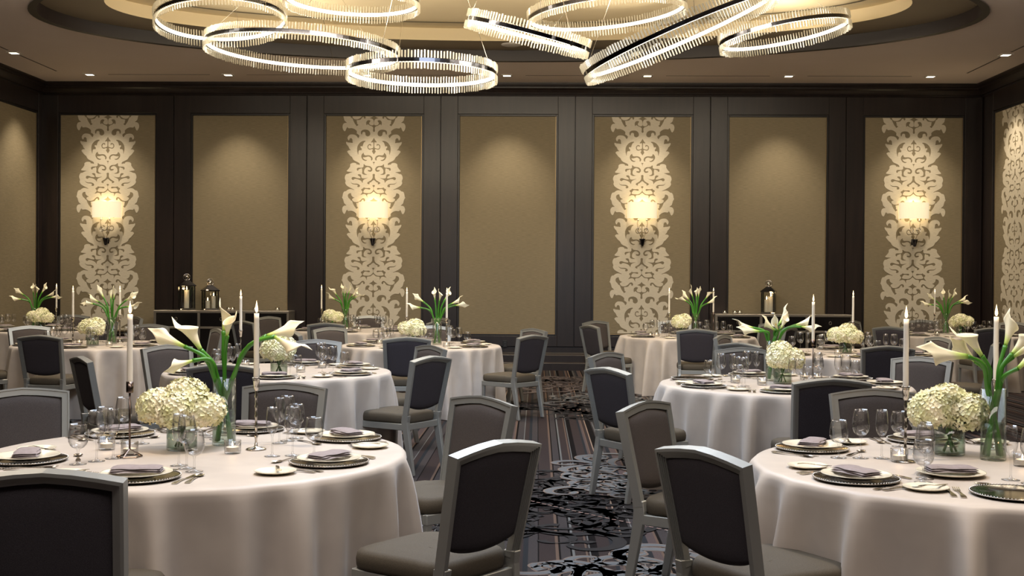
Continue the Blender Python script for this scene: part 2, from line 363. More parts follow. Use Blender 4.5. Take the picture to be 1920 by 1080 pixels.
CEN = [[(885, 20), (862, 60), (800, 95), (785, 102), (830, 110), (868, 135), (880, 175), (882, 225), (872, 255), (830, 262), (790, 245), (775, 215), (790, 185), (805, 165), (790, 148), (755, 145), (722, 165), (708, 205), (712, 240), (722, 262), (740, 235), (765, 250), (800, 270), (840, 285), (862, 305), (868, 340), (862, 375), (865, 400), (885, 412)],
       [(885, 540), (868, 575), (845, 610), (820, 640), (845, 650), (860, 640), (872, 650), (875, 700), (872, 760), (850, 775), (820, 785), (790, 790), (765, 775), (758, 745), (770, 715), (795, 708), (815, 725), (825, 715), (815, 690), (785, 685), (752, 705), (738, 745), (748, 785), (785, 812), (835, 800), (855, 800), (860, 820), (842, 850), (860, 880), (885, 920)],
       [(885, 1088), (860, 1090), (870, 1110), (880, 1120), (882, 1155), (885, 1162)],
       [(885, 1355), (858, 1370), (862, 1410), (855, 1460), (820, 1505), (760, 1540), (735, 1565), (765, 1590), (795, 1585), (785, 1560), (820, 1545), (860, 1510), (885, 1495)],
       [(885, 1608), (858, 1620), (865, 1640), (880, 1655), (881, 1710), (860, 1745), (810, 1785), (740, 1792), (665, 1782), (650, 1760), (665, 1730), (690, 1700), (740, 1700), (790, 1712), (812, 1695), (790, 1675), (740, 1678), (680, 1675), (665, 1660), (645, 1685), (605, 1705), (610, 1735), (630, 1750), (620, 1790), (580, 1835), (650, 1812), (700, 1820), (720, 1850), (745, 1895), (738, 1840), (760, 1810), (820, 1805), (885, 1752)]]
SIDE = [[(595, 460), (590, 410), (615, 375), (670, 358), (740, 365), (785, 400), (803, 450), (790, 490), (750, 512), (710, 500), (692, 470), (690, 430), (665, 410), (630, 418), (618, 460), (608, 470)],
        [(695, 625), (690, 610), (640, 615), (580, 645), (535, 695), (510, 750), (505, 820), (515, 880), (530, 930), (535, 870), (545, 835), (570, 820), (600, 825), (610, 790), (590, 770), (580, 745), (600, 730), (625, 740), (640, 700), (660, 650)],
        [(655, 880), (660, 915), (690, 940), (740, 938), (790, 940), (835, 965), (858, 1010), (845, 1050), (820, 1050), (825, 1015), (800, 980), (760, 965), (720, 975), (680, 985), (640, 985), (650, 1010), (690, 1040), (735, 1045), (700, 1065), (650, 1050), (615, 1010), (600, 960), (615, 915), (635, 895)],
        [(650, 1150), (670, 1140), (690, 1165), (740, 1178), (800, 1185), (845, 1225), (852, 1270), (825, 1305), (780, 1305), (745, 1285), (770, 1270), (800, 1275), (818, 1255), (800, 1225), (760, 1205), (720, 1210), (690, 1235), (670, 1270), (665, 1310), (680, 1350), (740, 1372), (700, 1378), (650, 1372), (620, 1345), (625, 1300), (620, 1250), (610, 1230), (580, 1245), (545, 1255), (530, 1285), (508, 1280), (500, 1250), (520, 1222), (580, 1218), (630, 1215), (655, 1185)],
        [(520, 1375), (570, 1365), (600, 1390), (605, 1430), (620, 1455), (680, 1460), (760, 1442), (700, 1470), (660, 1490), (640, 1520), (632, 1565), (610, 1530), (570, 1500), (500, 1475), (450, 1475), (430, 1495), (395, 1490), (382, 1460), (400, 1435), (440, 1430), (500, 1450), (560, 1460), (585, 1450), (570, 1420), (540, 1400)],
        [(365, 1530), (380, 1560), (430, 1580), (500, 1580), (550, 1595), (575, 1625), (565, 1650), (530, 1658), (512, 1640), (525, 1615), (490, 1600), (420, 1595), (375, 1565)],
        [(x, y+1013) for x, y in ((365, 780), (312, 800), (300, 850), (318, 890), (355, 925), (370, 950), (395, 958), (412, 1000), (415, 1010), (430, 1040), (455, 1085), (480, 1115), (490, 1135), (535, 1105), (505, 1085), (500, 1040), (490, 1005), (530, 998), (585, 985), (620, 940), (650, 925), (662, 965), (690, 960), (695, 930), (670, 897), (625, 900), (580, 945), (520, 980), (450, 980), (410, 950), (398, 915), (430, 893), (455, 885), (420, 872), (400, 855), (380, 830), (375, 800))]]
def damask_mesh():
    cu = bpy.data.curves.new('damask', 'CURVE'); cu.dimensions = '2D'; cu.fill_mode = 'BOTH'; cu.extrude = .0015
    def spl(P):
        s = cu.splines.new('POLY'); s.points.add(len(P)-1)
        for p, (x, y) in zip(s.points, P): p.co = ((x-CX)/1340, -(y-50)/1340, 0, 1)
        s.use_cyclic_u = True
    L = [(x, y+n*PER) for n in (-1, 0, 1, 2) for x, y in SIL]
    L = smoothpts(L, 2, False); spl(L + [(2*CX-x, y) for x, y in L[::-1]])
    for n in (-1, 0, 1, 2):
        for P in CEN:
            if n == 2 and P[0][1] > 1300: continue
            P = [(x, y+n*PER) for x, y in P]; Q = smoothpts(P, 2, False); spl(Q+[(2*CX-x, y) for x, y in Q[-2:0:-1]])
        for P in SIDE:
            if n == 2 and P[0][1] > 1700: continue
            Q = smoothpts([(x, y+n*PER) for x, y in P], 2); spl(Q); spl([(2*CX-x, y) for x, y in Q])
    o = bpy.data.objects.new('damask_tmp', cu); C.objects.link(o)
    dg = bpy.context.evaluated_depsgraph_get(); me = bpy.data.meshes.new_from_object(o.evaluated_get(dg))
    bpy.data.objects.remove(o)
    bm = bmesh.new(); bm.from_mesh(me)
    hp = ZT-ZB-.02
    for co, no in (((0, -.006, 0), (0, 1, 0)), ((0, -hp, 0), (0, -1, 0))):
        bmesh.ops.bisect_plane(bm, geom=bm.verts[:]+bm.edges[:]+bm.faces[:], plane_co=co, plane_no=no, clear_outer=True)
    for v in bm.verts: v.co = Vector((v.co.x, -v.co.z, v.co.y))      # stand it up: x across, z up
    bm.to_mesh(me); bm.free(); me.materials.clear(); me.materials.append(M['damask']); me.name = 'damask_applique'; return me
DAM = damask_mesh()
def damask(kind, uc, panel):
    x, y = along(kind, uc, .0180)
    o = bpy.data.objects.new('damask_applique', DAM); C.objects.link(o); o.parent = panel
    o.location = (x, y, ZT); o.rotation_euler = (0, 0, {'b': 0, 'l': R_(90), 'r': R_(-90)}[kind])
BACKL = ['leftmost of the four damask fabric panels on the back wall, beside the left corner', 'plain beige fabric panel behind the lanterns of the left sideboard',
         'damask fabric panel on the back wall, second from the left corner', 'plain beige fabric panel in the middle of the back wall',
         'damask fabric panel on the back wall just right of the aisle', 'plain beige fabric panel behind the single lantern on the right sideboard',
         'rightmost of the four damask fabric panels on the back wall']
for k in range(7):
    u = PX0+k*PP; frame_module('b', u, wb); p = fabric_panel('b', u, BACKL[k])
    if k % 2 == 0: damask('b', u, p)
frame_module('l', 18.87, wl); fabric_panel('l', 18.87, 'plain beige fabric panel on the left side wall')
frame_module('l', 18.87-PP, wl)
frame_module('r', 18.50, wr); p = fabric_panel('r', 18.50, 'cream damask panel on the right side wall at the frame edge'); damask('r', 18.50, p)
frame_module('r', 18.50-PP, wr)
# baseboards and crown mouldings: stepped sections run along each wall
def run(name, kind, u0, u1, prof, m, top_struct=True):
    mb = MB(); vs = []; n = len(prof)
    for u in (u0, u1):
        for d, z in prof:
            x, y = along(kind, u, d); vs.append((x, y, z))
    fs = [(i, (i+1) % n, n+(i+1) % n, n+i) for i in range(n)]+[tuple(range(n)), tuple(range(2*n-1, n-1, -1))]
    mb.add(vs, fs); return struct(mb.build(name, m))
BASE = [(0, 0), (.075, 0), (.075, .115), (.062, .128), (.055, .135), (.055, .25), (.045, .262), (.045, .275), (.03, .30), (.012, .30), (.012, .395), (0, .395)]
CROWN = [(0, 4.60), (.02, 4.60), (.03, 4.63), (.05, 4.635), (.06, 4.66), (.085, 4.70), (.115, 4.725), (.12, 4.75), (.14, 4.76), (.15, 4.79), (.15, ZC), (0, ZC)]
for nm, kd, a, b in (('back', 'b', XL, XR), ('left', 'l', 6, WALL), ('right', 'r', 6, WALL)):
    run('baseboard_'+nm, kd, a, b, BASE, M['wood'])
for i, (kd, a, b) in enumerate((('b', XL, XR), ('l', 6, WALL), ('r', 6, WALL))):
    run('trim_%d' % (i+1), kd, a, b, CROWN, M['wood'])
bl = MB(); bl.box(XL, XR, WALL-.066, WALL-.060, .128, .134); bl.box(XL, XR, WALL-.048, WALL-.043, .262, .268)  # lighter strips that put the cap highlights into the baseboard's colour
struct(bl.build('cap_highlight', mat('highlight_bronze', (.16, .11, .07), .35, .6), bpy.data.objects['baseboard_back']))

# ------------------------------------------------------------------ the hall: ceiling with its two ovals
EX, EY = -.42, 14.95
def oval(a, b, n=120): return [(EX+a*math.cos(2*math.pi*i/n), EY+b*math.sin(2*math.pi*i/n)) for i in range(n)]
def ringsurf(name, P, zp, Q, zq, m, parent=None, smooth=True):
    n = len(P); vs = [(x, y, zp) for x, y in P]+[(x, y, zq) for x, y in Q]
    return struct(mesh_from(name, vs, [(i, (i+1) % n, n+(i+1) % n, n+i) for i in range(n)], m, smooth, parent))
n = 120; O1 = oval(5.89, 2.85)
def sq(i):
    a = 2*math.pi*(i+.0)/n; c, s = math.cos(a), math.sin(a); k = 1/max(abs(c)/1, abs(s)/1)
    x = c*k; y = s*k; return ((XR+.1-EX)*x+EX if x > 0 else (EX-XL+.1)*x+EX, (WALL+.1-EY)*y+EY if y > 0 else (EY+2.5)*y+EY)
SQ = [sq(i) for i in range(n)]
ceiling = ringsurf('ceiling', SQ, ZC, O1, ZC, M['ceil'], smooth=False)
Z1, Z2 = ZC+.15, ZC+.34
struct(mesh_from('oval_fascia', [(x, y, z) for z in (ZC-.012, Z1+.01) for x, y in oval(5.86, 2.82)], [(i, (i+1) % n, n+(i+1) % n, n+i) for i in range(n)], M['fascia'], True, ceiling))
ringsurf('oval_lip', oval(5.86, 2.82), ZC-.012, oval(5.96, 2.92), ZC-.012, M['fascia'], ceiling)
ringsurf('oval_band', oval(5.86, 2.82), Z1, oval(5.05, 2.13), Z1, M['annulus'], ceiling)
ringsurf('cove_riser', oval(5.05, 2.13), Z1, oval(5.12, 2.2), Z2, M['cream'], ceiling)
P = oval(5.12, 2.2); struct(mesh_from('upper_ceiling', [(x, y, Z2) for x, y in P], [tuple(range(n))], M['cream'], False, ceiling))
ringsurf('dark_oval_line', oval(4.75, 1.83), Z2-.004, oval(4.69, 1.78), Z2-.004, M['wood2'], ceiling)  # thin black oval line just under the upper ceiling
struct(MB().box(XL-.2, XR+.2, -2.5, WALL+.2, ZC+.9, ZC+1).build('roof_slab', M['ceil'], ceiling))
# cove light in the upper oval
lamp('cove_light', 'AREA', (EX, EY, Z2-.10), 16, WARM, (math.pi, 0, 0), shape='ELLIPSE', size=9.2, size_y=3.4)
# thin slots between the downlights
sl = MB()
for x in (-7.711, 6.736):
    for y0, y1 in ((17.45, 18.78), (15.0, 17.05)): sl.box(x-.012, x+.012, y0, y1, ZC-.004, ZC+.01)
for k in range(6):
    x = PX0+k*PP; sl.box(x+.3, x+PP-.3, 19.07, 19.09, ZC-.003, ZC+.01)
struct(sl.build('ceiling_slot', mat('slot_dark_grey', (.12, .10, .09), .8), ceiling))  # slots coloured darker than the ceiling

# recessed downlights
dl = empty('recessed_downlight')
q = MB(); q.box(-.085, .085, -.085, -.06, -.012, .0); q.box(-.085, .085, .06, .085, -.012, .0); q.box(-.085, -.06, -.06, .06, -.012, 0); q.box(.06, .085, -.06, .06, -.012, 0)
q.build('trim_ring', M['white'], dl); MB().box(-.06, .06, -.06, .06, -.008, -.002).build('lens', M['down'], dl)
DLL = ['above the leftmost damask panel', 'above the left sideboard', 'above the second damask panel', 'above the middle plain panel', 'above the damask panel right of the aisle', 'above the right sideboard', 'above the rightmost damask panel']
for k in range(7):
    place(dl, (PX0+k*PP, 19.08, ZC), 0, 'square recessed ceiling downlight '+DLL[k], 'downlight', 'square ceiling downlights')
place(dl, (-7.711, 17.25, ZC), 0, 'square recessed downlight at the left end of the ceiling slot', 'downlight', 'square ceiling downlights')
place(dl, (6.736, 17.25, ZC), 0, 'square recessed downlight by the right side wall moulding', 'downlight', 'square ceiling downlights')
tag(MB().lathe([(0, -.02), (.12, -.018), (.15, -.008), (.155, 0)], 28).build('ceiling_speaker', M['white'], smooth=True), 'round white ceiling speaker inside the dark oval, above the middle panel', 'speaker')
bpy.data.objects['ceiling_speaker'].location = (-.40, 17.33, Z1)
# ------------------------------------------------------------------ chandelier: crystal rings
def crystal_ring(label, c, rad, tilt, az, seed=0, rods=150):
    rnd = random.Random(seed); e = empty('crystal_ring', c)
    e.rotation_euler = (0, 0, 0)
    rot = Matrix.Rotation(az, 4, 'X') @ Matrix.Rotation(tilt, 4, 'Y')
    e.matrix_world = Matrix.Translation(c) @ rot
    lp = lamp('led_glow', 'POINT', (0, 0, 0), 27, (1, .88, .68), shadow_soft_size=.25); lp.parent = e
    b = MB().lathe([(rad+.012, -.022), (rad+.012, .022), (rad-.004, .022), (rad-.004, -.022), (rad+.012, -.022)], 96)
    b.build('metal_band', M['dark_chrome'], e, smooth=False)
    MB().lathe([(rad-.006, -.024), (rad-.020, -.024), (rad-.020, .016), (rad-.006, .016), (rad-.006, -.024)], 96).build('led_strip', M['led'], e)
    r = MB()
    for i in range(rods):
        a = 2*math.pi*i/rods; s = rnd.uniform(-.006, .006)
        for rr, hh in ((rad+.018, .105),):
            x, y = rr*math.cos(a), rr*math.sin(a); w_ = .0095
            for z0, z1 in ((.026, hh+s), (-hh+s, -.026)):
                vs = []
                for z in (z0, z1):
                    for k in range(5):
                        t = 2*math.pi*k/5+a; vs.append((x+w_*math.cos(t), y+w_*math.sin(t), z))
                r.add(vs, [(k, (k+1) % 5, 5+(k+1) % 5, 5+k) for k in range(5)]+[(4, 3, 2, 1, 0), (5, 6, 7, 8, 9)])
    o = r.build('crystal_fringe', M['crystal'], e, fix=False); o['kind'] = 'stuff'
    for k in range(3):
        a = 2*math.pi*k/3+.5+seed; p = Vector((rad*math.cos(a), rad*math.sin(a), .03)); wp = rot @ p; top = Vector((wp.x*.55, wp.y*.55, Z2-.01-c[2]))
        loc = rot.inverted() @ top
        MB().tube([p, loc], .0028, 5).build('suspension_cable', M['silver'], e)
        MB().lathe([(0, .03), (.014, .026), (.014, -.03), (0, -.034)], 8, c=(p.x*1.0, p.y*1.0, 0)).build('cable_clamp', M['chrome'], e)
    tag(e, label, 'chandelier ring', 'crystal chandelier rings'); return e
def pd(px, py, z):        # pixel and depth -> world point, used only to set heights of hung rings
    v = fw+cr_*((px-960)/F)-cu_*((py-540)/F); return tuple(v*z+Vector((0, 0, H)))
RINGS = [
 ('crystal ring chandelier at the far left of the cluster, overlapped by a wider ring', (414, 36), 14.6, 122, -.07, -.11),
 ('crystal ring cut by the top edge, above the widest level ring', (660, 0), 14.2, 127, .03, 0),
 ('wide crystal ring sloping gently down to the right, left of the lowest ring', (568, 94), 15.4, 181, .05, 0.0),
 ('lowest crystal ring, hanging level in front of the crown moulding', (791, 137), 14.2, 141, .01, 0),
 ('tilted crystal ring sinking to the right, seen almost edge on', (990, 64), 13.4, 119, .25, .15),
 ('crystal ring cut by the top edge, right of the edge-on one', (1138, 24), 14.8, 149, -.10, .02),
 ('large crystal ring climbing steeply to the upper right', (1272, 66), 12.9, 175, -.40, .06),
 ('crystal ring at the far right of the cluster rising to the right', (1470, 62), 15.3, 122, -.17, 0)]
for i, (lb, (px, py), z, hw, tl, az) in enumerate(RINGS):
    rad = hw/F*z
    if abs(tl) > .25: rad /= math.cos(tl)*.99
    crystal_ring(lb, pd(px, py, z), rad-.02, tl, az, i+1, int(2*math.pi*rad/.037))
# ------------------------------------------------------------------ wall sconces
def make_sconce():
    e = empty('wall_sconce')
    # half drum shade, front towards -y
    vs = []; fs = []; N = 18
    for i in range(N+1):
        a = math.pi*i/N
        for r, z in ((.25, .135), (.25, -.135), (.246, -.135), (.246, .135)): vs.append((r*math.cos(a), -.03-r*.62*math.sin(a), z))
    for i in range(N):
        for k in range(4): fs.append((i*4+k, i*4+(k+1) % 4, i*4+4+(k+1) % 4, i*4+4+k))
    mesh_from('lamp_shade', vs, fs, M['shade'], False, e)
    MB().box(-.03, .03, -.012, .0, -.57, -.47).build('back_plate', M['dark_chrome'], e, bevel=.004)
    MB().lathe([(0, -.60), (.018, -.60), (.026, -.58), (.05, -.49), (.055, -.482), (.05, -.476), (0, -.476)], 14, c=(0, -.09, 0)).build('cup', M['dark_chrome'], e, smooth=True)
    MB().tube([(0, -.09, -.53), (0, -.0, -.53)], .008, 6).build('bracket', M['chrome'], e)
    for s in (-1, 1):
        MB().tube([(s*.012, -.09, -.48), (s*.06, -.10, -.36), (s*.085, -.10, -.22), (s*.072, -.10, -.14)], .008, 6).build('crystal_arm', M['sconce_glass'], e, smooth=True)
        pts = [(s*.058+.028*math.cos(t), -.115, -.33+.045*math.sin(t)) for t in [2*math.pi*i/14 for i in range(15)]]
        MB().tube(pts, .0055, 5, cap=False).build('ring', M['chrome'], e, smooth=True)
        MB().lathe([(0, -.18), (.02, -.175), (.022, -.165), (.01, -.155), (.012, -.14), (0, -.135)], 10, c=(s*.072, -.10, 0)).build('socket', M['chrome'], e, smooth=True)
    lp = lamp('sconce_bulb', 'POINT', (0, -.09, -.0), 1.8, (1, .78, .45), shadow_soft_size=.05); lp.parent = e
    lp = lamp('sconce_bulb', 'POINT', (0, -.10, .12), 1.6, (1, .78, .45), shadow_soft_size=.05); lp.parent = e
    return e
SC = make_sconce()
for k, t in ((0, 'above the far left tables'), (2, 'left of the middle plain panel'), (4, 'right of the middle plain panel'), (6, 'nearest the right corner')):
    place(SC, (PX0+k*PP, WALL-.02, 2.66+.008*k), 0, 'lit half-drum wall sconce with crystal arms, '+t, 'wall lamp', 'wall sconces')
# outlet
tag(MB().box(-.035, .035, -.008, 0, -.06, .06).build('wall_outlet', M['outlet'], bevel=.004), 'small black wall outlet under the middle plain panel', 'outlet')
bpy.data.objects['wall_outlet'].location = (-.54, WALL-.046, .44)
for dz in (-.025, .025):
    MB().box(-.014, .014, -.0105, -.008, dz-.012, dz+.012).build('socket', mat('outlet_socket', (.03, .03, .03), .3), bpy.data.objects['wall_outlet'])


# ------------------------------------------------------------------ sideboards
def make_sideboard():
    e = empty('sideboard'); W, D, T = 2.24, .48, .98
    MB().box(-W/2+.03, W/2-.03, -D+.03, -.0, .06, T-.04).build('carcass', M['black'], e)
    f = MB(); f.box(-W/2, W/2, -D, 0, T-.04, T); f.box(-W/2, -W/2+.04, -D, 0, 0, T-.04); f.box(W/2-.04, W/2, -D, 0, 0, T-.04); f.box(-W/2+.04, W/2-.04, -D, 0, .04, .08)
    f.build('frame', M['bframe'], e, bevel=.004, seg=1)
    r = MB(); r.box(-W/2+.04, W/2-.04, -D, -D+.03, T-.30, T-.265)
    for k in (1, 2): x = -W/2+k*W/3; r.box(x-.022, x+.022, -D, -D+.03, .08, T-.04)
    r.build('face_rail', M['bframe'], e, bevel=.003, seg=1)
    for k in range(3):
        x = -W/2+(k+.5)*W/3; h = W/6-.032
        d = MB().box(x-h, x+h, -D+.008, -D+.03, T-.26, T-.046).build('drawer', M['black'], e, bevel=.004)
        def pull(x, z, p):
            pts = [(x+.020*math.cos(t), -D-.004, z-.018+.026*math.sin(t)) for t in [2*math.pi*i/14 for i in range(15)]]
            MB().tube(pts, .0045, 5, cap=False).build('ring_pull', M['bframe'], p, smooth=True)
        pull(x, T-.12, d)
        d = MB().box(x-h, x+h, -D+.008, -D+.03, .09, T-.31).build('door', M['black'], e, bevel=.004); pull(x+(.28 if k < 2 else -.28), T-.42, d)
    return e
SB = make_sideboard()
place(SB, (-5.20, 19.83, 0), 0, 'black lacquer sideboard with pewter frame under the two lanterns', 'sideboard', 'black sideboards against the back wall')
place(SB, (4.02, 19.83, 0), 0, 'black lacquer sideboard with pewter frame under the single lantern', 'sideboard', 'black sideboards against the back wall')
# ------------------------------------------------------------------ flames, lanterns, small candles
def flame(parent, z, s, core=True, name='flame'):
    o = MB().lathe([(0, z), (.0045*s, z+.003*s), (.0075*s, z+.012*s), (.0065*s, z+.022*s), (.003*s, z+.036*s), (0, z+.048*s)], 8).build(name, M['flamehot'], parent, smooth=True); return o
def make_lantern(h, w_, cands):
    e = empty('lantern')
    b = MB(); b.box(-w_/2-.012, w_/2+.012, -w_/2-.012, w_/2+.012, .0, .022); b.box(-w_/2, w_/2, -w_/2, w_/2, .022, .036); b.build('base', M['chrome'], e, bevel=.003, seg=1)
    for sx in (-1, 1):
        for sy_ in (-1, 1): MB().box(sx*w_/2-.008*(sx > 0)*2, sx*w_/2+.008*(sx < 0)*2, sy_*w_/2-.016*(sy_ > 0), sy_*w_/2+.016*(sy_ < 0), .036, h).build('corner_post', M['dark_chrome'], e)
    for a in range(4):
        o = MB().box(-w_/2+.016, w_/2-.016, -w_/2+.003, -w_/2+.006, .036, h).build('glass_pane', M['vase'], e); o.rotation_euler = (0, 0, a*math.pi/2)
    r = MB(); k = w_/2+.014; r.add([(-k, -k, h), (k, -k, h), (k, k, h), (-k, k, h), (-k, -k, h+.015), (k, -k, h+.015), (k, k, h+.015), (-k, k, h+.015), (-.035, -.035, h+w_*.42), (.035, -.035, h+w_*.42), (.035, .035, h+w_*.42), (-.035, .035, h+w_*.42)],
        [(3, 2, 1, 0), (0, 1, 5, 4), (1, 2, 6, 5), (2, 3, 7, 6), (3, 0, 4, 7), (4, 5, 9, 8), (5, 6, 10, 9), (6, 7, 11, 10), (7, 4, 8, 11), (8, 9, 10, 11)])
    r.build('roof', M['dark_chrome'], e, bevel=.003, seg=1)
    z = h+w_*.42
    MB().lathe([(.03, 0), (.012, .012), (.014, .02), (.032, .034), (.040, .055), (.032, .078), (.012, .092), (0, .095)], 16, c=(0, 0, z)).build('finial', M['chrome'], e, smooth=True)
    pts = [(.055*math.cos(t), 0, z+.05+.055*math.sin(t)) for t in [2*math.pi*i/20 for i in range(21)]]
    MB().tube(pts, .005, 6, cap=False).build('handle', M['chrome'], e, smooth=True)
    return e
def pillar(x, y, z, r, h, label):
    e = empty('pillar_candle', (x, y, z)); MB().lathe([(0, 0), (r, 0), (r, h-.004), (r-.004, h), (r*.5, h-.004), (0, h-.006)], 18).build('wax', M['wax'], e, smooth=False)
    MB().tube([(0, 0, h-.006), (0, 0, h+.006)], .0015, 5).build('wick', M['wick'], e); flame(e, h+.003, 1.3); tag(e, label, 'candle', 'pillar candles in the lanterns')
def on_wall_side(px, py, Y):
    v = fw+cr_*((px-960)/F)-cu_*((py-540)/F); t = Y/v.y; return v.x*t
SBZ = .98
for px, h, w_, lb, cs in ((350, .40, .235, 'chrome and glass lantern, taller of the pair on the left sideboard', ((0, 0, .042, .30),)),
                          (394, .32, .235, 'chrome and glass lantern, shorter of the pair on the left sideboard', ((-.035, -.02, .036, .12), (.05, .03, .034, .20))),
                          (1441, .36, .215, 'single chrome and glass lantern on the right sideboard', ((-.03, .01, .034, .20), (.035, -.01, .038, .25)))):
    x = on_wall_side(px, 570, 19.55); e = make_lantern(h, w_, cs); e.location = (x, 19.55, SBZ); e.rotation_euler = (0, 0, R_(28 if px < 1000 else -18)); tag(e, lb, 'lantern', 'chrome lanterns')
    side = 'left' if px < 370 else 'right'
    for i, (dx, dy, r, ch) in enumerate(cs):
        l_ = 'ivory pillar candle burning in the taller left lantern' if px == 350 else (('short' if i == 0 else 'taller')+' ivory pillar candle inside the '+('shorter left lantern' if px == 394 else 'single right lantern'))
        pillar(x+dx, 19.55+dy, SBZ+.036, r, ch, l_)
    lp = lamp('lantern_glow', 'POINT', (x, 19.40, SBZ+.36), 1.6, (1, .62, .28), shadow_soft_size=.03)
def make_votive():
    e = empty('tealight_glass')
    MB().lathe([(0, .0), (.034, 0), (.037, .006), (.037, .058), (.0345, .058), (.0345, .010), (0, .009)], 24).build('glass_cup', M['glass'], e, smooth=True)
    MB().lathe([(0, .010), (.0275, .010), (.0275, .028), (.026, .029), (0, .029)], 20).build('wax_disc', M['wax'], e, smooth=False)
    flame(e, .030, .5); bpy.context.view_layer.update()
    lp = lamp('tealight_glow', 'POINT', (0, 0, .048), .10, (1, .6, .28), shadow_soft_size=.006); lp.parent = e; return e
VOT = make_votive()
for px, lb in ((429, 'left one of the close pair of votive glasses on the left sideboard'), (436, 'right one of the close pair of votive glasses on the left sideboard'), (478, 'votive glass alone at the middle of the left sideboard'), (520, 'votive glass nearest the right end of the left sideboard'),
               (1359, 'votive glass nearest the left end of the right sideboard'), (1378, 'left one of the close pair of votive glasses on the right sideboard'), (1387, 'right one of the close pair of votive glasses on the right sideboard')):
    o = place(VOT, (on_wall_side(px, 580, 19.42), 19.42, SBZ), 0, 'lit '+lb, 'candle glass', 'votive glasses on the sideboards')
# ------------------------------------------------------------------ chairs
def make_chair():
    e = empty('banquet_chair')
    # leaned back plane: origin at (0,-.225,.47), top at (0,-.305,.90)
    def bp(x, s, off=0):    # s = 0 seat level .. 1 = .895, off = towards the back
        s2 = s; y = -.222-.085*s2-.0*s2*s2; z = .47+.425*s2
        nx = Vector((0, -.98, -.196)); return Vector((x, y, z))+nx*off
    # U frame: posts and arched top rail with ribbed back face
    path = [(-.226, -.07), (-.228, .0), (-.240, .5), (-.2515, 1.0)]; top = [(x, 1.0+.072*(1-(abs(x)/.2515)**1.5)) for x in [-.17, -.09, 0, .09, .17]]
    P = path+top+[(-x, s) for x, s in path[::-1]]
    prof = [(-.040, -.017), (-.040, .010)]
    for q in range(4):
        u = -.040+.007*(q+1); o = .010+.0038*q; prof += [(u-.0015, o), (u-.0015, o-.004), (u, o-.004), (u, o+.0045)]
    prof += [(0, .0245), (0, -.021), (-.010, -.021), (-.010, -.017)]
    vs = []; m = len(P); npf = len(prof)
    for i, (x, s) in enumerate(P):
        a = P[max(0, i-1)]; b = P[min(m-1, i+1)]
        def nrm(p, q):
            d = Vector(((q[0]-p[0]), (q[1]-p[1])*.433)); d.normalize(); return Vector((-d.y, d.x))
        n1 = nrm(a, (x, s)) if i > 0 else nrm((x, s), b); n2 = nrm((x, s), b) if i < m-1 else n1
        nn = (n1+n2); nn.normalize(); k = 1/max(.4, nn.dot(n1))
        for u, o in prof:
            q = bp(x+nn.x*u*k, s+nn.y*u*k/.433, o); vs.append(q)
    fs = [(i*npf+k, i*npf+(k+1) % npf, (i+1)*npf+(k+1) % npf, (i+1)*npf+k) for i in range(m-1) for k in range(npf)]+[tuple(range(npf)), tuple(range(m*npf-1, (m-1)*npf-1, -1))]
    MB().add(vs, fs).build('back_frame', M['frame'], e)
    # upholstered back: puffed slab with arched top and bowed bottom
    def pad(name, thick, base, sgn):
        N, K = 20, 16; V = []; Fc = []
        def pt(u, v, o):
            s0 = .165-.085*(1-u*u)**.8 ; s1 = .912+.075*(1-abs(u)**1.5)
            s = s0+(s1-s0)*v; x = u*(.1935+.026*s); return bp(x, s, o)
        for fce in (0, 1):
            for j in range(K+1):
                for i in range(N+1):
                    u = -1+2*i/N; v = j/K; g = (1-abs(u)**5)*(1-abs(2*v-1)**7); o = base+sgn*(.004+thick*g**.6)*(1 if fce == 0 else 0)
                    V.append(pt(u, v, o))
        L = (N+1)*(K+1)
        for j in range(K):
            for i in range(N):
                a = j*(N+1)+i; Fc.append((a, a+1, a+N+2, a+N+1)); Fc.append((L+a, L+a+N+1, L+a+N+2, L+a+1))
        bd = [i for i in range(N+1)]+[j*(N+1)+N for j in range(1, K+1)]+[K*(N+1)+i for i in range(N-1, -1, -1)]+[j*(N+1) for j in range(K-1, 0, -1)]
        for q in range(len(bd)):
            a, b = bd[q], bd[(q+1) % len(bd)]; Fc.append((a, b, L+b, L+a))
        return MB().add(V, Fc).build(name, M['backcloth' if sgn > 0 else 'upholstery'], e, smooth=True)
    pad('backrest', .024, -.002, -1); pad('back_panel', .012, .0, 1)
    # rear legs: from under the seat splaying back
    for sx in (-1, 1):
        secs = []
        for y, z, wx, wy in ((-.222, .47, .019, .030), (-.215, .42, .019, .030), (-.222, .36, .018, .027), (-.285, .012, .014, .019)):
            x = sx*.226+(-sx*.020); secs.append([(x-wx, y-wy, z), (x+wx, y-wy, z), (x+wx, y+wy, z), (x-wx, y+wy, z)])
        l = MB().quadbeam(secs).build('leg', M['frame'], e, bevel=.003, seg=1)
        MB().lathe([(0, 0), (.014, 0), (.016, .012), (0, .012)], 10, c=(sx*.206, -.285, 0)).build('glide', M['chrome'], l)
        secs = []
        for y, z, wx in ((.205, .405, .017), (.215, .012, .011)):
            x = sx*.215; secs.append([(x-wx, y-wx, z), (x+wx, y-wx, z), (x+wx, y+wx, z), (x-wx, y+wx, z)])
        l = MB().quadbeam(secs).build('leg', M['frame'], e, bevel=.003, seg=1)
        MB().lathe([(0, 0), (.012, 0), (.013, .012), (0, .012)], 10, c=(sx*.215, .215, 0)).build('glide', M['chrome'], l)
    # seat rail
    r = MB(); r.quadbeam([[(-.222, -.235, .355), (-.222, -.235, .405), (-.198, -.235, .405), (-.198, -.235, .355)], [(-.235, .225, .360), (-.235, .225, .41), (-.208, .225, .41), (-.208, .225, .360)]])
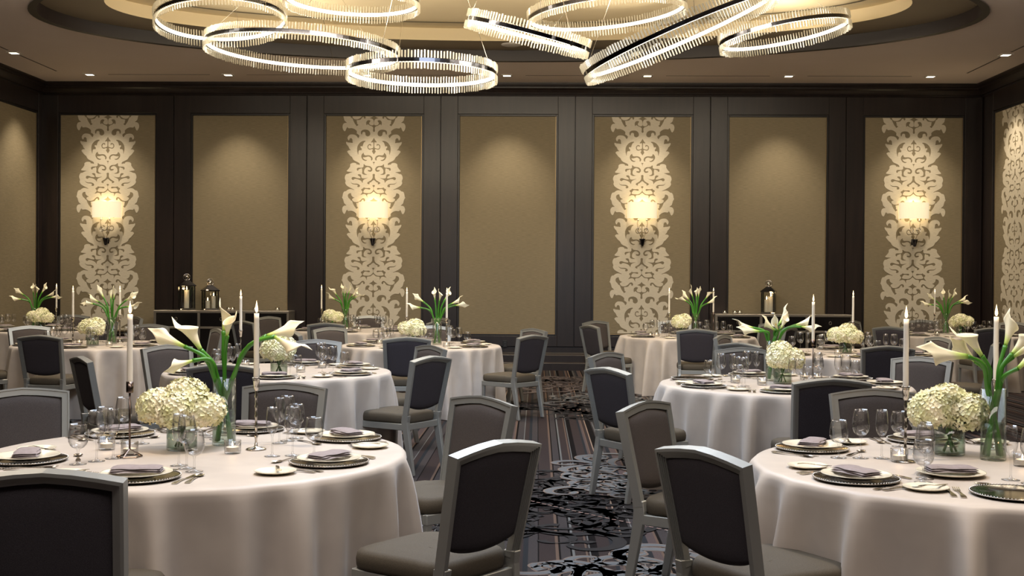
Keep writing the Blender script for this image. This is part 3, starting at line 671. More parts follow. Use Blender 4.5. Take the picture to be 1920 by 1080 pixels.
    r.quadbeam([[(.198, -.235, .355), (.198, -.235, .405), (.222, -.235, .405), (.222, -.235, .355)], [(.208, .225, .360), (.208, .225, .41), (.235, .225, .41), (.235, .225, .360)]])
    r.box(-.2, .2, -.235, -.212, .355, .405); r.box(-.21, .21, .203, .226, .360, .408)
    r.build('seat_rail', M['frame'], e, bevel=.003, seg=1)
    # seat cushion
    N, K = 22, 8; V = []; Fc = []
    def ring(k):    # k profile index -> outline scale, z
        pr = [(.93, .408), (.985, .412), (1, .425), (1.005, .447), (.99, .468), (.955, .481), (.88, .487), (.6, .494), (.25, .497)]; return pr[k]
    n_ = 44
    for k in range(9):
        s_, z = ring(k)
        for i in range(n_):
            a = 2*math.pi*i/n_; c, s = math.cos(a), math.sin(a); x = math.copysign(abs(c)**.38, c); y = math.copysign(abs(s)**.38, s)
            V.append((x*s_*(.232+.015*y), .015+y*s_*.232-(.012*(1-x*x) if y < 0 else 0), z-.004*(y < -.5)))
    for k in range(8):
        for i in range(n_): Fc.append((k*n_+i, k*n_+(i+1) % n_, (k+1)*n_+(i+1) % n_, (k+1)*n_+i))
    Fc += [tuple(range(n_))[::-1], tuple(8*n_+i for i in range(n_))]
    MB().add(V, Fc).build('seat', M['seatcloth'], e, smooth=True)
    return e
CH = make_chair()
TN = {1: 'the nearest left table', 2: 'the nearest right table', 3: 'the second left aisle table', 4: 'the second right aisle table', 5: 'the third left aisle table', 6: 'the table before the leftmost sconce',
      7: 'the far left corner table', 8: 'the table before the second sconce', 9: 'the farthest right aisle table', 10: 'the table before the rightmost sconce', 11: 'the far right corner table'}
SEAT = {-90: 'front', -30: 'front right', 36: 'back right', 90: 'back', 145: 'back left', -150: 'front left'}
# measured places (middle of the back's top edge) and headings; the rest stand on the ideal spot
MEAS = {(1, -90): (-1.54, 3.68, 91), (1, -30): (-.15, 4.43, 143), (1, 36): (-.28, 6.12, -138), (1, 90): (-1.46, 6.82, -97), (1, 145): (-2.80, 6.36, -52),
        (2, 145): (.54, 5.93, -33), (2, -150): (.60, 4.30, 31), (2, 90): (1.91, 6.74, -88),
        (3, -30): (-.83, 9.25, 149), (3, 36): (-.97, 10.77, -144), (3, 90): (-2.18, 11.63, -86), (3, 145): (-3.32, 10.54, -42), (3, -150): (-3.46, 8.91, 36), (3, -90): (-2.20, 8.25, 96),
        (4, -90): (1.84, 7.42, 96), (4, -150): (.49, 8.19, 33), (4, 145): (.58, 9.91, -35), (4, 90): (1.85, 10.78, -82), (4, 36): (3.11, 9.63, -130),
        (5, -90): (-1.35, 12.23, 98), (5, -30): (-.05, 12.87, 141), (5, 36): (-.04, 14.57, -143), (5, 145): (-2.56, 14.52, -45), (5, -150): (-2.69, 13.12, 24),
        (6, -90): (-5.11, 12.05, 80), (6, 145): (-6.21, 14.33, -48), (6, 90): (-4.97, 15.1, -96), (6, 36): (-3.78, 13.9, -150),
        (8, -90): (-2.85, 15.89, 98), (8, -150): (-4.1, 16.4, 50), (8, 145): (-4.2, 18.35, -36),
        (9, -90): (1.98, 14.72, 84), (9, -150): (.70, 15.81, 26), (9, 145): (.86, 17.45, -50), (9, 36): (3.33, 16.9, -150), (9, -30): (3.32, 15.6, 151),
        (10, -90): (3.30, 11.2, 91), (10, 145): (2.07, 13.24, -28), (10, -150): (1.97, 11.55, 44), (10, 36): (4.42, 13.1, -165),
        (11, -90): (6.02, 15.75, 95), (11, -150): (4.75, 16.0, 52)}
SKIP = {(1, -150), (2, -90), (2, -30), (2, 36), (4, -30), (7, -90), (7, -150), (7, 145), (11, -30), (6, -30), (10, 90)}
LOOK = {-90: 'dark-backed chair seen from behind', -30: 'chair angled away from the camera', -150: 'chair with its back turned leftwards',
        36: 'taupe chair angled towards the camera', 90: 'taupe chair facing the camera', 145: 'taupe chair turned towards the right'}
for t in TABLES:
    for a in SEAT:
        if (t, a) in SKIP: continue
        tx, ty = TABLES[t]
        if (t, a) in MEAS: mx_, my_, hd = MEAS[(t, a)]
        else:
            mx_, my_ = tx+1.5*math.cos(R_(a)), ty+1.5*math.sin(R_(a)); hd = a+180
        if my_ > 19.55: my_ = 19.55
        h = R_(hd); x = mx_+.305*math.cos(h); y = my_+.305*math.sin(h)
        place(CH, (x, y, 0), h-math.pi/2, LOOK[a]+', %s seat of %s' % (SEAT[a], TN[t]), 'chair', 'banquet chairs round the tables')
# ------------------------------------------------------------------ tables and cloths
def make_table():
    e = empty('round_table'); MB().lathe([(0, .722), (.90, .722), (.905, .728), (.905, .748), (.90, .752), (0, .752)], 48).build('tabletop', M['wood'], e)
    for k in range(4):
        a = math.pi/4+k*math.pi/2; MB().tube([(.55*math.cos(a), .55*math.sin(a), .722), (.62*math.cos(a), .62*math.sin(a), 0)], .016, 8).build('leg', M['frame'], e)
    return e
TB = make_table()
def cloth(seed):
    rnd = random.Random(seed); N = 288; V = []; Fc = []
    nf = rnd.randint(19, 22); cent = sorted([(i+rnd.uniform(-.28, .28))/nf*2*math.pi for i in range(nf)]); amp = [rnd.uniform(.55, 1.25) for _ in cent]; wd = [rnd.uniform(.045, .085) for _ in cent]
    def fold(a, drift):
        v = 0
        for c, am, w_ in zip(cent, amp, wd):
            d = (a-c-drift*math.sin(c*3)+math.pi) % (2*math.pi)-math.pi; q = d/w_; v += am*math.exp(-q*q)
        return v
    rings = [(0, .758, 0), (.3, .758, 0), (.6, .758, 0), (.86, .758, 0), (.905, .7575, .0), (.922, .754, .01), (.932, .745, .03), (.938, .728, .07), (.941, .70, .16), (.943, .65, .30), (.945, .58, .45), (.948, .48, .62), (.951, .36, .78), (.954, .22, .9), (.957, .10, 1.), (.959, .02, 1.05), (.960, .006, 1.05)]
    V.append((0, 0, .758)); base = 1
    for r, z, f in rings[1:]:
        for i in range(N):
            a = 2*math.pi*i/N; pin = sum(math.exp(-(((a-R_(q)+math.pi) % (2*math.pi)-math.pi)/.15)**2) for q in SEAT); rr = r+f*((.19-.14*min(1, pin))*fold(a, f*.05)-.065)+.004*f*math.sin(a*31+seed); V.append((rr*math.cos(a), rr*math.sin(a), z))
    for i in range(N): Fc.append((0, 1+i, 1+(i+1) % N))
    for k in range(len(rings)-2):
        for i in range(N): a = 1+k*N; Fc.append((a+i, a+N+i, a+N+(i+1) % N, a+(i+1) % N))
    return mesh_from('tablecloth', V, Fc, M['cloth'], True)
for t, (x, y) in TABLES.items():
    place(TB, (x, y, 0), 0, 'round banquet table under a pale cloth, '+TN[t].replace('the ', '', 1), 'table', 'round banquet tables')
    o = cloth(40+t); o.location = (x, y, 0); tag(o, 'champagne floor-length cloth with soft folds on '+TN[t], 'tablecloth', 'champagne tablecloths')
TZ = .7585
# ------------------------------------------------------------------ tableware
def disc(name, prof, m, n=40): return MB().lathe(prof, n).build(name, m, smooth=True)
def park(o): o.location = (0, -50, 0); return o
def proto(o): PROTO.append(o); return o
PROTO = []
chg = proto(MB().lathe([(0, .002), (.09, .002), (.105, .003), (.160, .011), (.1655, .0125), (.166, .010), (.155, .006), (.10, 0), (0, 0)], 56).build('charger_plate', M['charger'], smooth=True))
bd = MB()
for i in range(84):
    a = 2*math.pi*i/84; bd.lathe([(0, .0155), (.0032, .0135), (.0032, .011), (0, .009)], 5, c=(.1635*math.cos(a), .1635*math.sin(a), 0))
bd.build('beaded_rim', M['silver'], chg, smooth=True, fix=False)
chf = proto(MB().lathe([(0, .002), (.09, .002), (.105, .003), (.160, .011), (.1655, .0125), (.166, .010), (.155, .006), (.10, 0), (0, 0)], 32).build('charger_plate', M['charger'], smooth=True))
PL = [(0, .004), (.075, .004), (.085, .006), (.095, .012), (.130, .017), (.1345, .0185), (.135, .017), (.128, .013), (.095, .006), (.075, 0), (0, 0)]
plt_ = proto(disc('dinner_plate', PL, M['plate'], 48))
brd = proto(disc('bread_plate', [(r*.62, z*.8) for r, z in PL], M['plate'], 36))
def make_napkin():
    V = []; Fc = []; N, K = 14, 8; mb = MB()
    for lay, (z0, sx, sy_, off) in enumerate(((0, .098, .050, 0), (.007, .096, .048, .003), (.014, .094, .045, .001))):
        V = []
        for fz in (0, 1):
            for j in range(K+1):
                for i in range(N+1):
                    u = -1+2*i/N; v = -1+2*j/K; ed = (1-abs(u)**8)*(1-abs(v)**6)
                    V.append((u*sx+.004*v*math.sin(3*u+lay), v*sy_+off+.003*math.sin(4*u+lay*2), z0+.0008*math.sin(7*u+3*v+lay)+(.0065*ed**.5 if fz else 0)))
        L = (N+1)*(K+1); Fc = []
        for j in range(K):
            for i in range(N): a = j*(N+1)+i; Fc.append((L+a, L+a+1, L+a+N+2, L+a+N+1)); Fc.append((a, a+N+1, a+N+2, a+1))
        mb.add(V, Fc)
    return mb.build('folded_napkin', M['napkin'], smooth=True, fix=False)
nap = proto(make_napkin())
def strip(pts, half, th=.0012):      # flat metal blade along y: pts (y, z), half widths
    mb = MB(); secs = []
    for (y, z), h in zip(pts, half): secs.append([(-h, y, z), (h, y, z), (h, y, z+th*2), (-h, y, z+th*2)])
    return mb.quadbeam(secs)
def handle(mb, y0, y1):
    n_ = 7
    mb.quadbeam([[(-h, y, z), (h, y, z), (h, y, z+.0026), (-h, y, z+.0026)] for y, z, h in [(y0+(y1-y0)*i/n_, .001+.003*math.sin(math.pi*i/n_), (.0095, .0105, .0085, .0055, .0045, .004, .0042, .005)[i]) for i in range(n_+1)]])
    return mb
def make_fork():
    mb = MB(); handle(mb, -.10, .035)
    mb.quadbeam([[(-h, y, z), (h, y, z), (h, y, z+.002), (-h, y, z+.002)] for y, z, h in ((.035, .001, .005), (.045, .001, .011), (.058, .0, .0125))])
    for k in range(4):
        x = -.0108+k*.0072; mb.quadbeam([[(x-.0017, y, z), (x+.0017, y, z), (x+.0017, y, z+.0018), (x-.0017, y, z+.0018)] for y, z in ((.056, 0), (.075, .001), (.10, .0055))])
    return mb.build('dinner_fork', M['silver'])
frk = proto(make_fork())
mb = handle(MB(), -.11, -.0); mb.quadbeam([[(-h, y, .001), (g, y, .001), (g, y, .0028), (-h, y, .0028)] for y, h, g in ((0, .004, .004), (.01, .005, .011), (.06, .005, .0115), (.10, .005, .008), (.118, .003, -.002))])
knf = proto(mb.build('dinner_knife', M['silver']))
mb = handle(MB(), -.07, .0); mb.quadbeam([[(-h, y, .001), (g, y, .001), (g, y, .0025), (-h, y, .0025)] for y, h, g in ((0, .0035, .0035), (.01, .004, .009), (.05, .004, .009), (.068, .002, .002))])
bkn = proto(mb.build('butter_knife', M['silver']))
mb = handle(MB(), -.10, .04)
V = []; Fc = []
for k in range(5):
    rr = 1-k/4.
    for i in range(16):
        a = 2*math.pi*i/16; V.append((.0195*rr*math.cos(a), .068+.031*rr*math.sin(a), .0055-.0055*(1-rr*rr)+.001))
for k in range(4):
    for i in range(16): Fc.append((k*16+i, k*16+(i+1) % 16, (k+1)*16+(i+1) % 16, (k+1)*16+i))
mb.add(V, Fc)
spn = proto(mb.build('soup_spoon', M['silver'], smooth=False))
def stem_glass(name, h, rb, zb, rim, wide, wz):
    # foot, stem, bowl, as one lathe; the bowl has a wall
    pr = [(0, .0), (.034, 0), (.035, .002), (.018, .004), (.006, .009), (.0042, .02), (.004, zb-.012), (.006, zb-.003)]
    H_ = h-zb; out = []
    for t in (0, .08, .18, .32, .48, .64, .82, 1.):
        z = zb+H_*t
        r = wide*math.sqrt(max(0, 1-((wz-t)/wz)**2)) if t < wz else wide+(rim-wide)*((t-wz)/(1-wz))**1.6
        out.append((max(r, .006), z))
    inn = [(max(r-.0012, 0.0), z+.0015) for r, z in out[::-1]]; inn[-1] = (0, zb+.004)
    return MB().lathe(pr+out+inn, 22).build(name, M['glass'], smooth=True)
gob = proto(stem_glass('water_goblet', .165, 0, .062, .033, .0405, .42))
win = proto(stem_glass('wine_glass', .213, 0, .095, .029, .038, .42))
flu = proto(stem_glass('narrow_wine_glass', .212, 0, .095, .0225, .0275, .45))
for o in PROTO: o.hide_render = False
first = {}
def put(o, loc, rz, label, cat, group):
    if o.name not in first: first[o.name] = 1; q = o
    else: q = copy_tree(o)
    q.location = loc; q.rotation_euler = (0, 0, rz); tag(q, label, cat, group); return q
SPOT = {1: ((-155, .69), (-92, .69), (-23, .70), (38, .76), (134, .76), (85, .76)), 2: ((143, .74), (-148, .72), (-99, .69), (89, .76)),
        3: ((-27, .74), (42, .75), (-148, .74), (-80, .73), (84, .75), (147, .75)), 4: ((-154, .72), (152, .73), (100, .76), (-102, .70), (36, .76), (-4, .74))}
DIRN = {1: ('left', 'front', 'right', 'back right', 'back left', 'back'), 2: ('left', 'front left', 'front', 'back'), 3: ('right', 'back right', 'left', 'front', 'back', 'back left'), 4: ('front left', 'left', 'back', 'front', 'back right', 'right')}
BARE = {(2, 2), (4, 1)}       # charger only, plate moved away
for t, (tx, ty) in TABLES.items():
    near = t <= 4
    spots = SPOT.get(t) or tuple((a, .74) for a in SEAT)
    for i, (a, r) in enumerate(spots):
        where = (DIRN[t][i] if near else SEAT[a])+' seat of '+TN[t]
        aa = R_(a); ex, ey = math.cos(aa), math.sin(aa); fx, fy = -ex, -ey; rx, ry = fy, -fx
        def P(f, s, z=TZ): return (tx+ex*r+fx*f+rx*s, ty+ey*r+fy*f+ry*s, z)
        ang = math.atan2(fy, fx)-math.pi/2; j = lambda q=.12: random.uniform(-q, q)
        px_ = 960+F*((Vector((tx, ty, 0))-Vector((0, 0, 0))).dot(cr_))/max(.1, Vector((tx, ty, 0)).dot(fw))
        # keep only what stands in the picture
        q3 = Vector(P(0, 0))-Vector((0, 0, H)); u_ = 960+F*q3.dot(cr_)/q3.dot(fw)
        if u_ < -60 or u_ > 1985: continue
        put(chg if near else chf, P(0, 0), ang+j(), 'silver charger plate at the '+where, 'charger plate', 'silver chargers')
        if (t, i) not in BARE:
            put(plt_, P(0, 0, TZ+.0135-.0025), ang, 'ivory dinner plate on the charger, '+where, 'plate', 'ivory dinner plates')
            put(nap, P(0, 0, TZ+.011+.0185), ang+j(.2), 'folded lilac-grey napkin on the plate, '+where, 'napkin', 'folded napkins')
        s_ = 1+random.uniform(-.06, .06)
        put(gob, P(.19*s_, .165), j(3), 'clear water goblet at the '+where, 'glass', 'water goblets')
        put(win, P(.265*s_, .11), j(3), 'clear round wine glass at the '+where, 'glass', 'wine glasses')
        put(flu, P(.335*s_, .055), j(3), 'clear narrow wine glass at the '+where, 'glass', 'narrow wine glasses')
        if near or (a in (-90, -30, -150, 36)):
            put(brd, P(.05, -.31), 0, 'small ivory bread plate at the '+where, 'bread plate', 'ivory bread plates')
        if near:
            put(bkn, P(.06, -.28, TZ+.0148), ang-.9+j(), 'silver butter knife across the bread plate, '+where, 'knife', 'butter knives')
            put(frk, P(.0, -.20), ang+j(.05), 'silver dinner fork at the '+where, 'fork', 'dinner forks')
            put(frk, P(.015, -.233), ang+j(.05), 'silver inner salad fork, '+where, 'fork', 'dinner forks')
            put(knf, P(0, .188), ang+j(.05), 'silver dinner knife at the '+where, 'knife', 'dinner knives')
            put(spn, P(.01, .222), ang+j(.06), 'silver soup spoon beside the knife, '+where, 'spoon', 'soup spoons')
            put(spn, P(.205, -.01), ang+math.pi/2+j(.08), 'silver dessert spoon above the charger, '+where, 'spoon', 'dessert spoons')
if (1):
    x, y = 1.66, 4.77
    put(plt_, (x, y, TZ), .2, 'ivory plate without a charger before the round flower vase', 'plate', 'ivory dinner plates')
    put(nap, (x, y, TZ+.0185), 0, 'folded napkin on the plate set before the round flower vase', 'napkin', 'folded napkins')
# ------------------------------------------------------------------ flowers
def hydrangea_head(name, r, seed, parent, c, squash=.85):
    rnd = random.Random(seed); mb = MB(); n_ = int(330*(r/.09)**1.2); ga = math.pi*(3-math.sqrt(5))
    bumps = [(Vector((rnd.gauss(0, 1), rnd.gauss(0, 1), rnd.gauss(0, 1))).normalized(), rnd.uniform(-.08, .16)) for _ in range(9)]
    mb.lathe([(0, -r*.6*squash), (r*.55, -r*.35*squash), (r*.8, 0), (r*.6, r*.5*squash), (0, r*.8*squash)], 12)
    for i in range(n_):
        z = 1-1.75*i/n_; q = math.sqrt(max(0, 1-z*z)); a = i*ga; d = Vector((q*math.cos(a), q*math.sin(a), z))
        k = 1+sum(b*max(0, d.dot(v))**3 for v, b in bumps)
        p = Vector((d.x*r*k, d.y*r*k, d.z*r*k*squash)); nrm = (d+Vector((rnd.uniform(-.55, .55), rnd.uniform(-.55, .55), rnd.uniform(-.45, .55)))).normalized()
        t1 = nrm.orthogonal().normalized(); t1 = Matrix.Rotation(rnd.uniform(0, 6.28), 3, nrm) @ t1; t2 = nrm.cross(t1); s = .0095*rnd.uniform(.75, 1.3); p = p*(1+rnd.uniform(-.03, .05))
        for k4 in range(4):
            aa = k4*math.pi/2; u = t1*math.cos(aa)+t2*math.sin(aa); v = nrm.cross(u)
            mb.add([p-nrm*.002, p+u*s*.6+v*s*.62+nrm*s*.15, p+u*s*1.35+nrm*s*.38, p+u*s*.6-v*s*.62+nrm*s*.15], [(0, 1, 2, 3)])
    mb.v = [(x+c[0], y+c[1], z+c[2]) for x, y, z in mb.v]
    return mb.build(name, M['petal'], parent, fix=False)
def make_hydrangea(seed, spread=1., heads=3):
    e = empty('hydrangea_arrangement'); rnd = random.Random(seed)
    MB().lathe([(0, 0), (.064, 0), (.067, .004), (.067, .145), (.0645, .145), (.0645, .012), (0, .010)], 30).build('glass_vase', M['vase'], e, smooth=True)
    MB().lathe([(0, .011), (.064, .011), (.064, .085), (0, .085)], 24).build('water', M['water'], e, smooth=True)
    for i in range(5):
        a = i*1.26+seed; MB().tube([(.03*math.cos(a), .03*math.sin(a), .014), (-.012*math.cos(a), -.012*math.sin(a), .10), (.02*math.cos(a+2), .02*math.sin(a+2), .17)], .0052, 6).build('stem', M['stem'], e, smooth=True)
    cs = {3: ((-.085*spread, -.01, .195), (.075*spread, -.02, .185), (.0, .05, .225)), 4: ((-.095, 0, .19), (.085, -.03, .175), (.01, .02, .235), (-.01, -.06, .185))}[heads]
    for i, c in enumerate(cs): hydrangea_head('flower_head', .088+.012*rnd.random(), seed*10+i, e, c)
    for i in range(4):
        a = i*1.57+.7; V = []
        for k in range(6):
            t = k/5; w_ = .022*math.sin(math.pi*min(1, t*.95+.05)); r0 = .06+.06*t; z = .15-.03*t*t; V += [(r0*math.cos(a)-w_*math.sin(a), r0*math.sin(a)+w_*math.cos(a), z), (r0*math.cos(a)+w_*math.sin(a), r0*math.sin(a)-w_*math.cos(a), z)]
        mesh_from('leaf', V, [(2*k, 2*k+1, 2*k+3, 2*k+2) for k in range(5)], M['leaf'], True, e)
    return e
def calla_bloom(parent, p, d, size, twist, seed):
    # spathe: a funnel that opens on one side and ends in a curled tip
    d = Vector(d).normalized(); a = d.orthogonal().normalized(); a = Matrix.Rotation(twist, 3, d) @ a; b = d.cross(a); rnd = random.Random(seed)
    N, K = 22, 12; V = []; Fc = []; al = []
    for j in range(K+1):
        t = j/K
        for i in range(N+1):
            s = i/N; ph = -math.pi*1.12+s*2*math.pi*1.12; long = .62+.38*math.cos(ph/1.12)**1 if abs(ph) < math.pi*1.12 else .3
            tip = math.exp(-(ph/.33)**2)
            L = size*(.72+.16*math.cos(ph)+.22*tip); tt = t*L/size
            r = size*(.050+.045*t+.135*t**1.9*(1+.10*math.sin(2*ph+seed)))*(1-.06*abs(ph)/3.1)
            r *= (1-.45*tip*max(0, t-.75)*4*.9)
            roll = size*.16*max(0, t-.72)**1.2*(1-tip)*2
            q = Vector(p)+d*(size*tt-roll*.8)+(a*math.cos(ph)+b*math.sin(ph))*(r+roll*.25)+a*size*.10*tip*max(0, t-.8)*3
            V.append(q); al.append(t)
    for j in range(K):
        for i in range(N): k = j*(N+1)+i; Fc.append((k, k+1, k+N+2, k+N+1))
    o = mesh_from('spathe', V, Fc, M['calla'], True, parent)
    at = o.data.attributes.new('along', 'FLOAT', 'POINT'); at.data.foreach_set('value', al)
    so = o.modifiers.new('thick', 'SOLIDIFY'); so.thickness = .0012
    MB().tube([Vector(p)+d*size*.12, Vector(p)+d*size*.30, Vector(p)+d*size*.50], [size*.028, size*.034, size*.016], 7).build('spadix', M['spadix'], o, smooth=True)
    return o
def make_callas(stems, vh=.31, vr=.054, seed=0):
    # stems: (tip dx, dy, z above table, bloom direction (x,y,z), size, bend)
    e = empty('calla_arrangement')
    MB().lathe([(0, 0), (vr-.003, 0), (vr, .004), (vr, vh), (vr-.003, vh), (vr-.003, .014), (0, .012)], 30).build('glass_vase', M['vase'], e, smooth=True)
    MB().lathe([(0, .013), (vr-.0035, .013), (vr-.0035, vh*.52), (0, vh*.52)], 24).build('water', M['water'], e, smooth=True)
    n_ = len(stems)
    for i, (tx, ty, tz, dr, sz, tw) in enumerate(stems):
        a = i*2.4+seed; x0 = -math.copysign(.03, tx if abs(tx) > .02 else math.cos(a)); y0 = .02*math.sin(a)
        p0 = Vector((x0, y0, .018)); p1 = Vector((x0*.2, y0*.4, vh*.55)); rim = Vector((max(-vr+.012, min(vr-.012, tx*.30)), max(-vr+.012, min(vr-.012, ty*.3+.012*math.sin(a))), vh)); tip = Vector((tx, ty, tz)); d = Vector(dr).normalized()
        pts = smoothpts([tuple(p0), tuple(p1), tuple(rim), tuple(rim.lerp(tip-d*.06, .55)+Vector((0, 0, .03))), tuple(tip)], 5, False)
        m_ = len(pts); MB().tube(pts, [.0098+.001*math.sin(k) for k in range(m_)], 8).build('stem', M['stem'], e, smooth=True)
        calla_bloom(e, tip, d, sz, tw, i+seed)
    return e
# near tables have their own flowers, traced by eye
def rel(px, py, base_px, base_py, z, s=1): return (px-base_px)/F*z, (base_py-py)/F*z
FL = {}
def callas_at(t, bx, by, depth, specs, label, seed):
    st = []
    for (sx, sy_), (ex, ey), dy, ddy, sz, tw in specs:       # stem end and bloom mouth, as seen, with depth offsets
        x0, z0 = rel(sx, sy_, bx, by, depth); x1, z1 = rel(ex, ey, bx, by, depth)
        st.append((x0, dy, z0, (x1-x0, ddy, z1-z0), sz, tw))
    e = make_callas(st, seed=seed); v = fw+cr_*((bx-960)/F)-cu_*((by-540)/F); tt = (TZ-H)/v.z
    e.location = (v.x*tt, v.y*tt, TZ); tag(e, label, 'flower vase', 'calla lily vases'); return e
callas_at(1, 420, 834, 5.45, [((378, 655), (338, 592), -.02, .0, .185, 2.2), ((352, 648), (310, 628), -.06, -.02, .165, 1.2), ((372, 673), (336, 684), -.10, -.05, .13, .3), ((416, 620), (419, 562), .02, .01, .14, 2.6),
    ((429, 628), (440, 592), -.04, -.05, .13, -.6), ((500, 628), (552, 612), .0, .04, .165, 1.8), ((522, 628), (582, 660), -.08, -.02, .17, .9)], 'tall glass vase of seven cream calla lilies on the nearest left table', 1)
callas_at(2, 1862, 862, 5.2, [((1835, 668), (1775, 590), -.03, .0, .17, 2.2), ((1800, 668), (1708, 660), -.08, -.03, .23, 1.3), ((1832, 680), (1772, 622), .03, .0, .15, .7), ((1886, 650), (1900, 602), .02, .01, .15, 2.7), ((1890, 664), (1925, 625), -.03, 0, .16, -.4),
    ((1896, 690), (1935, 652), -.06, 0, .17, 1.6), ((1905, 672), (1950, 640), .05, 0, .16, 1.)], 'tall glass vase of cream calla lilies at the right edge of the nearest right table', 2)
callas_at(4, 1449, 714, 8.85, [((1420, 618), (1368, 612), -.05, 0, .17, 1.2), ((1412, 612), (1378, 604), .03, 0, .16, 2.4), ((1452, 616), (1424, 593), .0, -.02, .15, 1.8), ((1455, 614), (1445, 596), -.05, -.06, .13, 0), ((1461, 605), (1486, 565), .02, 0, .16, 2.6),
    ((1462, 612), (1476, 582), -.04, 0, .13, 1.), ((1492, 606), (1532, 592), .0, 0, .16, .4), ((1500, 608), (1532, 612), -.05, 0, .14, 1.4)], 'glass vase of cream calla lilies on the second right aisle table', 4)
GEN = [(-.16, -.02, .50, (-.7, -.1, .5), .15, 1.2), (-.20, .03, .43, (-1, 0, .12), .16, 2.), (-.03, .02, .53, (-.1, -.1, 1), .13, .5), (.03, -.04, .52, (.15, -.3, 1), .13, 2.5), (.09, .02, .53, (.5, .1, .9), .15, 1.6), (.17, -.02, .48, (.9, 0, .45), .15, .8), (.21, .03, .46, (1, .1, .1), .15, 2.8)]
GEN2 = [(x*.72-.02, y, z+.02, (dx*.8, dy, dz+.3), s, w_+1) for x, y, z, (dx, dy, dz), s, w_ in GEN]
CA = make_callas(GEN, seed=5); CB = make_callas(GEN2, seed=8)
def at_table(px, depth):
    v = (fw+cr_*((px-960)/F))*depth; return (v.x, v.y, TZ)
place(CA, at_table(820, 13.85), 0, 'glass vase of cream calla lilies on the third left aisle table', 'flower vase', 'calla lily vases')
place(CA, at_table(210, 13.6), R_(175), 'glass vase of cream calla lilies on the table before the leftmost sconce', 'flower vase', 'calla lily vases')
place(CA, at_table(66, 17.4), R_(12), 'glass vase of cream calla lilies on the far left corner table', 'flower vase', 'calla lily vases')
place(CA, at_table(1774, 17.5), R_(-8), 'glass vase of cream calla lilies on the far right corner table', 'flower vase', 'calla lily vases')
place(CB, at_table(648, 17.8), 0, 'glass vase of cream calla lilies on the table before the second sconce', 'flower vase', 'calla lily vases')
place(CB, at_table(1305, 16.5), R_(160), 'glass vase of cream calla lilies on the farthest right aisle table', 'flower vase', 'calla lily vases')
HA = make_hydrangea(3, 1., 4); HB = make_hydrangea(6, 1., 3); HC = make_hydrangea(9, .85, 3)
def floor_at(px, py):
    v = fw+cr_*((px-960)/F)-cu_*((py-540)/F); tt = (TZ-H)/v.z; return (v.x*tt, v.y*tt, TZ)
place(HA, floor_at(341, 843), R_(10), 'cream hydrangeas in a low glass vase on the nearest left table', 'flower vase', 'hydrangea vases')
place(HB, floor_at(1780, 852), 0, 'cream hydrangeas in a low glass vase on the nearest right table', 'flower vase', 'hydrangea vases')
HG = (('the second left aisle table', floor_at(523, 703), 1), ('the second right aisle table', floor_at(1467, 719), 0), ('the third left aisle table', at_table(775, 13.6), 2), ('the table before the leftmost sconce', at_table(174, 13.3), 1),
      ('the far left corner table', at_table(76, 17.0), 0), ('the table before the second sconce', at_table(622, 17.4), 2), ('the farthest right aisle table', at_table(1278, 16.2), 1), ('the table before the rightmost sconce', at_table(1586, 12.7), 0), ('the far right corner table', at_table(1802, 17.2), 2))
for nm, p, k in HG:
    place((HA, HB, HC)[k], p, random.uniform(0, 6), 'cream hydrangeas in a low glass vase on '+nm, 'flower vase', 'hydrangea vases')
# ------------------------------------------------------------------ candlesticks with burning tapers (the candle is a thing of its own)
def make_stick(kind):
    e = empty('candlestick'); h = .325
    if kind == 0:      # silver bamboo stem on a round foot
        MB().lathe([(0, 0), (.044, 0), (.046, .003), (.040, .007), (.012, .012), (.007, .02), (.007, .03), (0, .03)], 26).build('foot', M['silver'], e, smooth=True)
        pr = [(.0055, .02)]
        for i in range(5):
            z = .06+i*.045; pr += [(.0055, z-.012), (.0085, z), (.0055, z+.010)]
        pr += [(.0055, .27)]; MB().lathe(pr, 10).build('stem', M['silver'], e, smooth=True)
        MB().lathe([(.006, .265), (.011, .272), (.013, .285), (.016, .318), (.021, h), (.018, h), (.0135, .30), (0, .298)], 18).build('cup', M['silver'], e, smooth=True)
    else:              # bronze rod on a wire pyramid foot
        mb = MB(); ps = [(.052*math.cos(a), .052*math.sin(a), .004) for a in [R_(20+60*k) for k in range(7)]]; mb.tube(ps, .0032, 5)
        for k in range(0, 6, 2): mb.tube([ps[k], (0, 0, .036)], .003, 5)
        mb.build('foot', M['bronze'], e); MB().tube([(0, 0, .034), (0, 0, .285)], .0045, 8).build('stem', M['bronze'], e, smooth=True)
        MB().lathe([(0, .275), (.014, .277), (.0155, .282), (.0155, h), (.0125, h), (.0125, .30), (0, .30)], 16).build('cup', M['bronze'], e, smooth=True)
    return e
def make_taper():
    e = empty('taper_candle'); rnd = random.Random(4); V = []; Fc = []; n_ = 12; K = 12
    for j in range(K+1):
        z = .315*j/K
        for i in range(n_):
            a = 2*math.pi*i/n_; r = .0122-.0012*j/K+(.0009*max(0, math.sin(a*1+j*.9)) if 2 < j < 11 else 0); V.append((r*math.cos(a), r*math.sin(a), z))
    V.append((0, 0, .310)); V.append((0, 0, 0))
    for j in range(K):
        for i in range(n_): Fc.append((j*n_+i, j*n_+(i+1) % n_, (j+1)*n_+(i+1) % n_, (j+1)*n_+i))
    for i in range(n_): Fc.append((K*n_+i, K*n_+(i+1) % n_, (K+1)*n_)); Fc.append((i, (K+1)*n_+1, (i+1) % n_))
    MB().add(V, Fc).build('wax', M['wax'], e, smooth=True)
    MB().tube([(0, 0, .308), (.001, 0, .322)], .0013, 5).build('wick', M['wick'], e)
    MB().lathe([(0, .318), (.004, .321), (.0068, .329), (.0062, .340), (.0038, .353), (.0015, .366), (0, .374)], 10).build('flame', M['flamecore'], e, smooth=True)
    return e
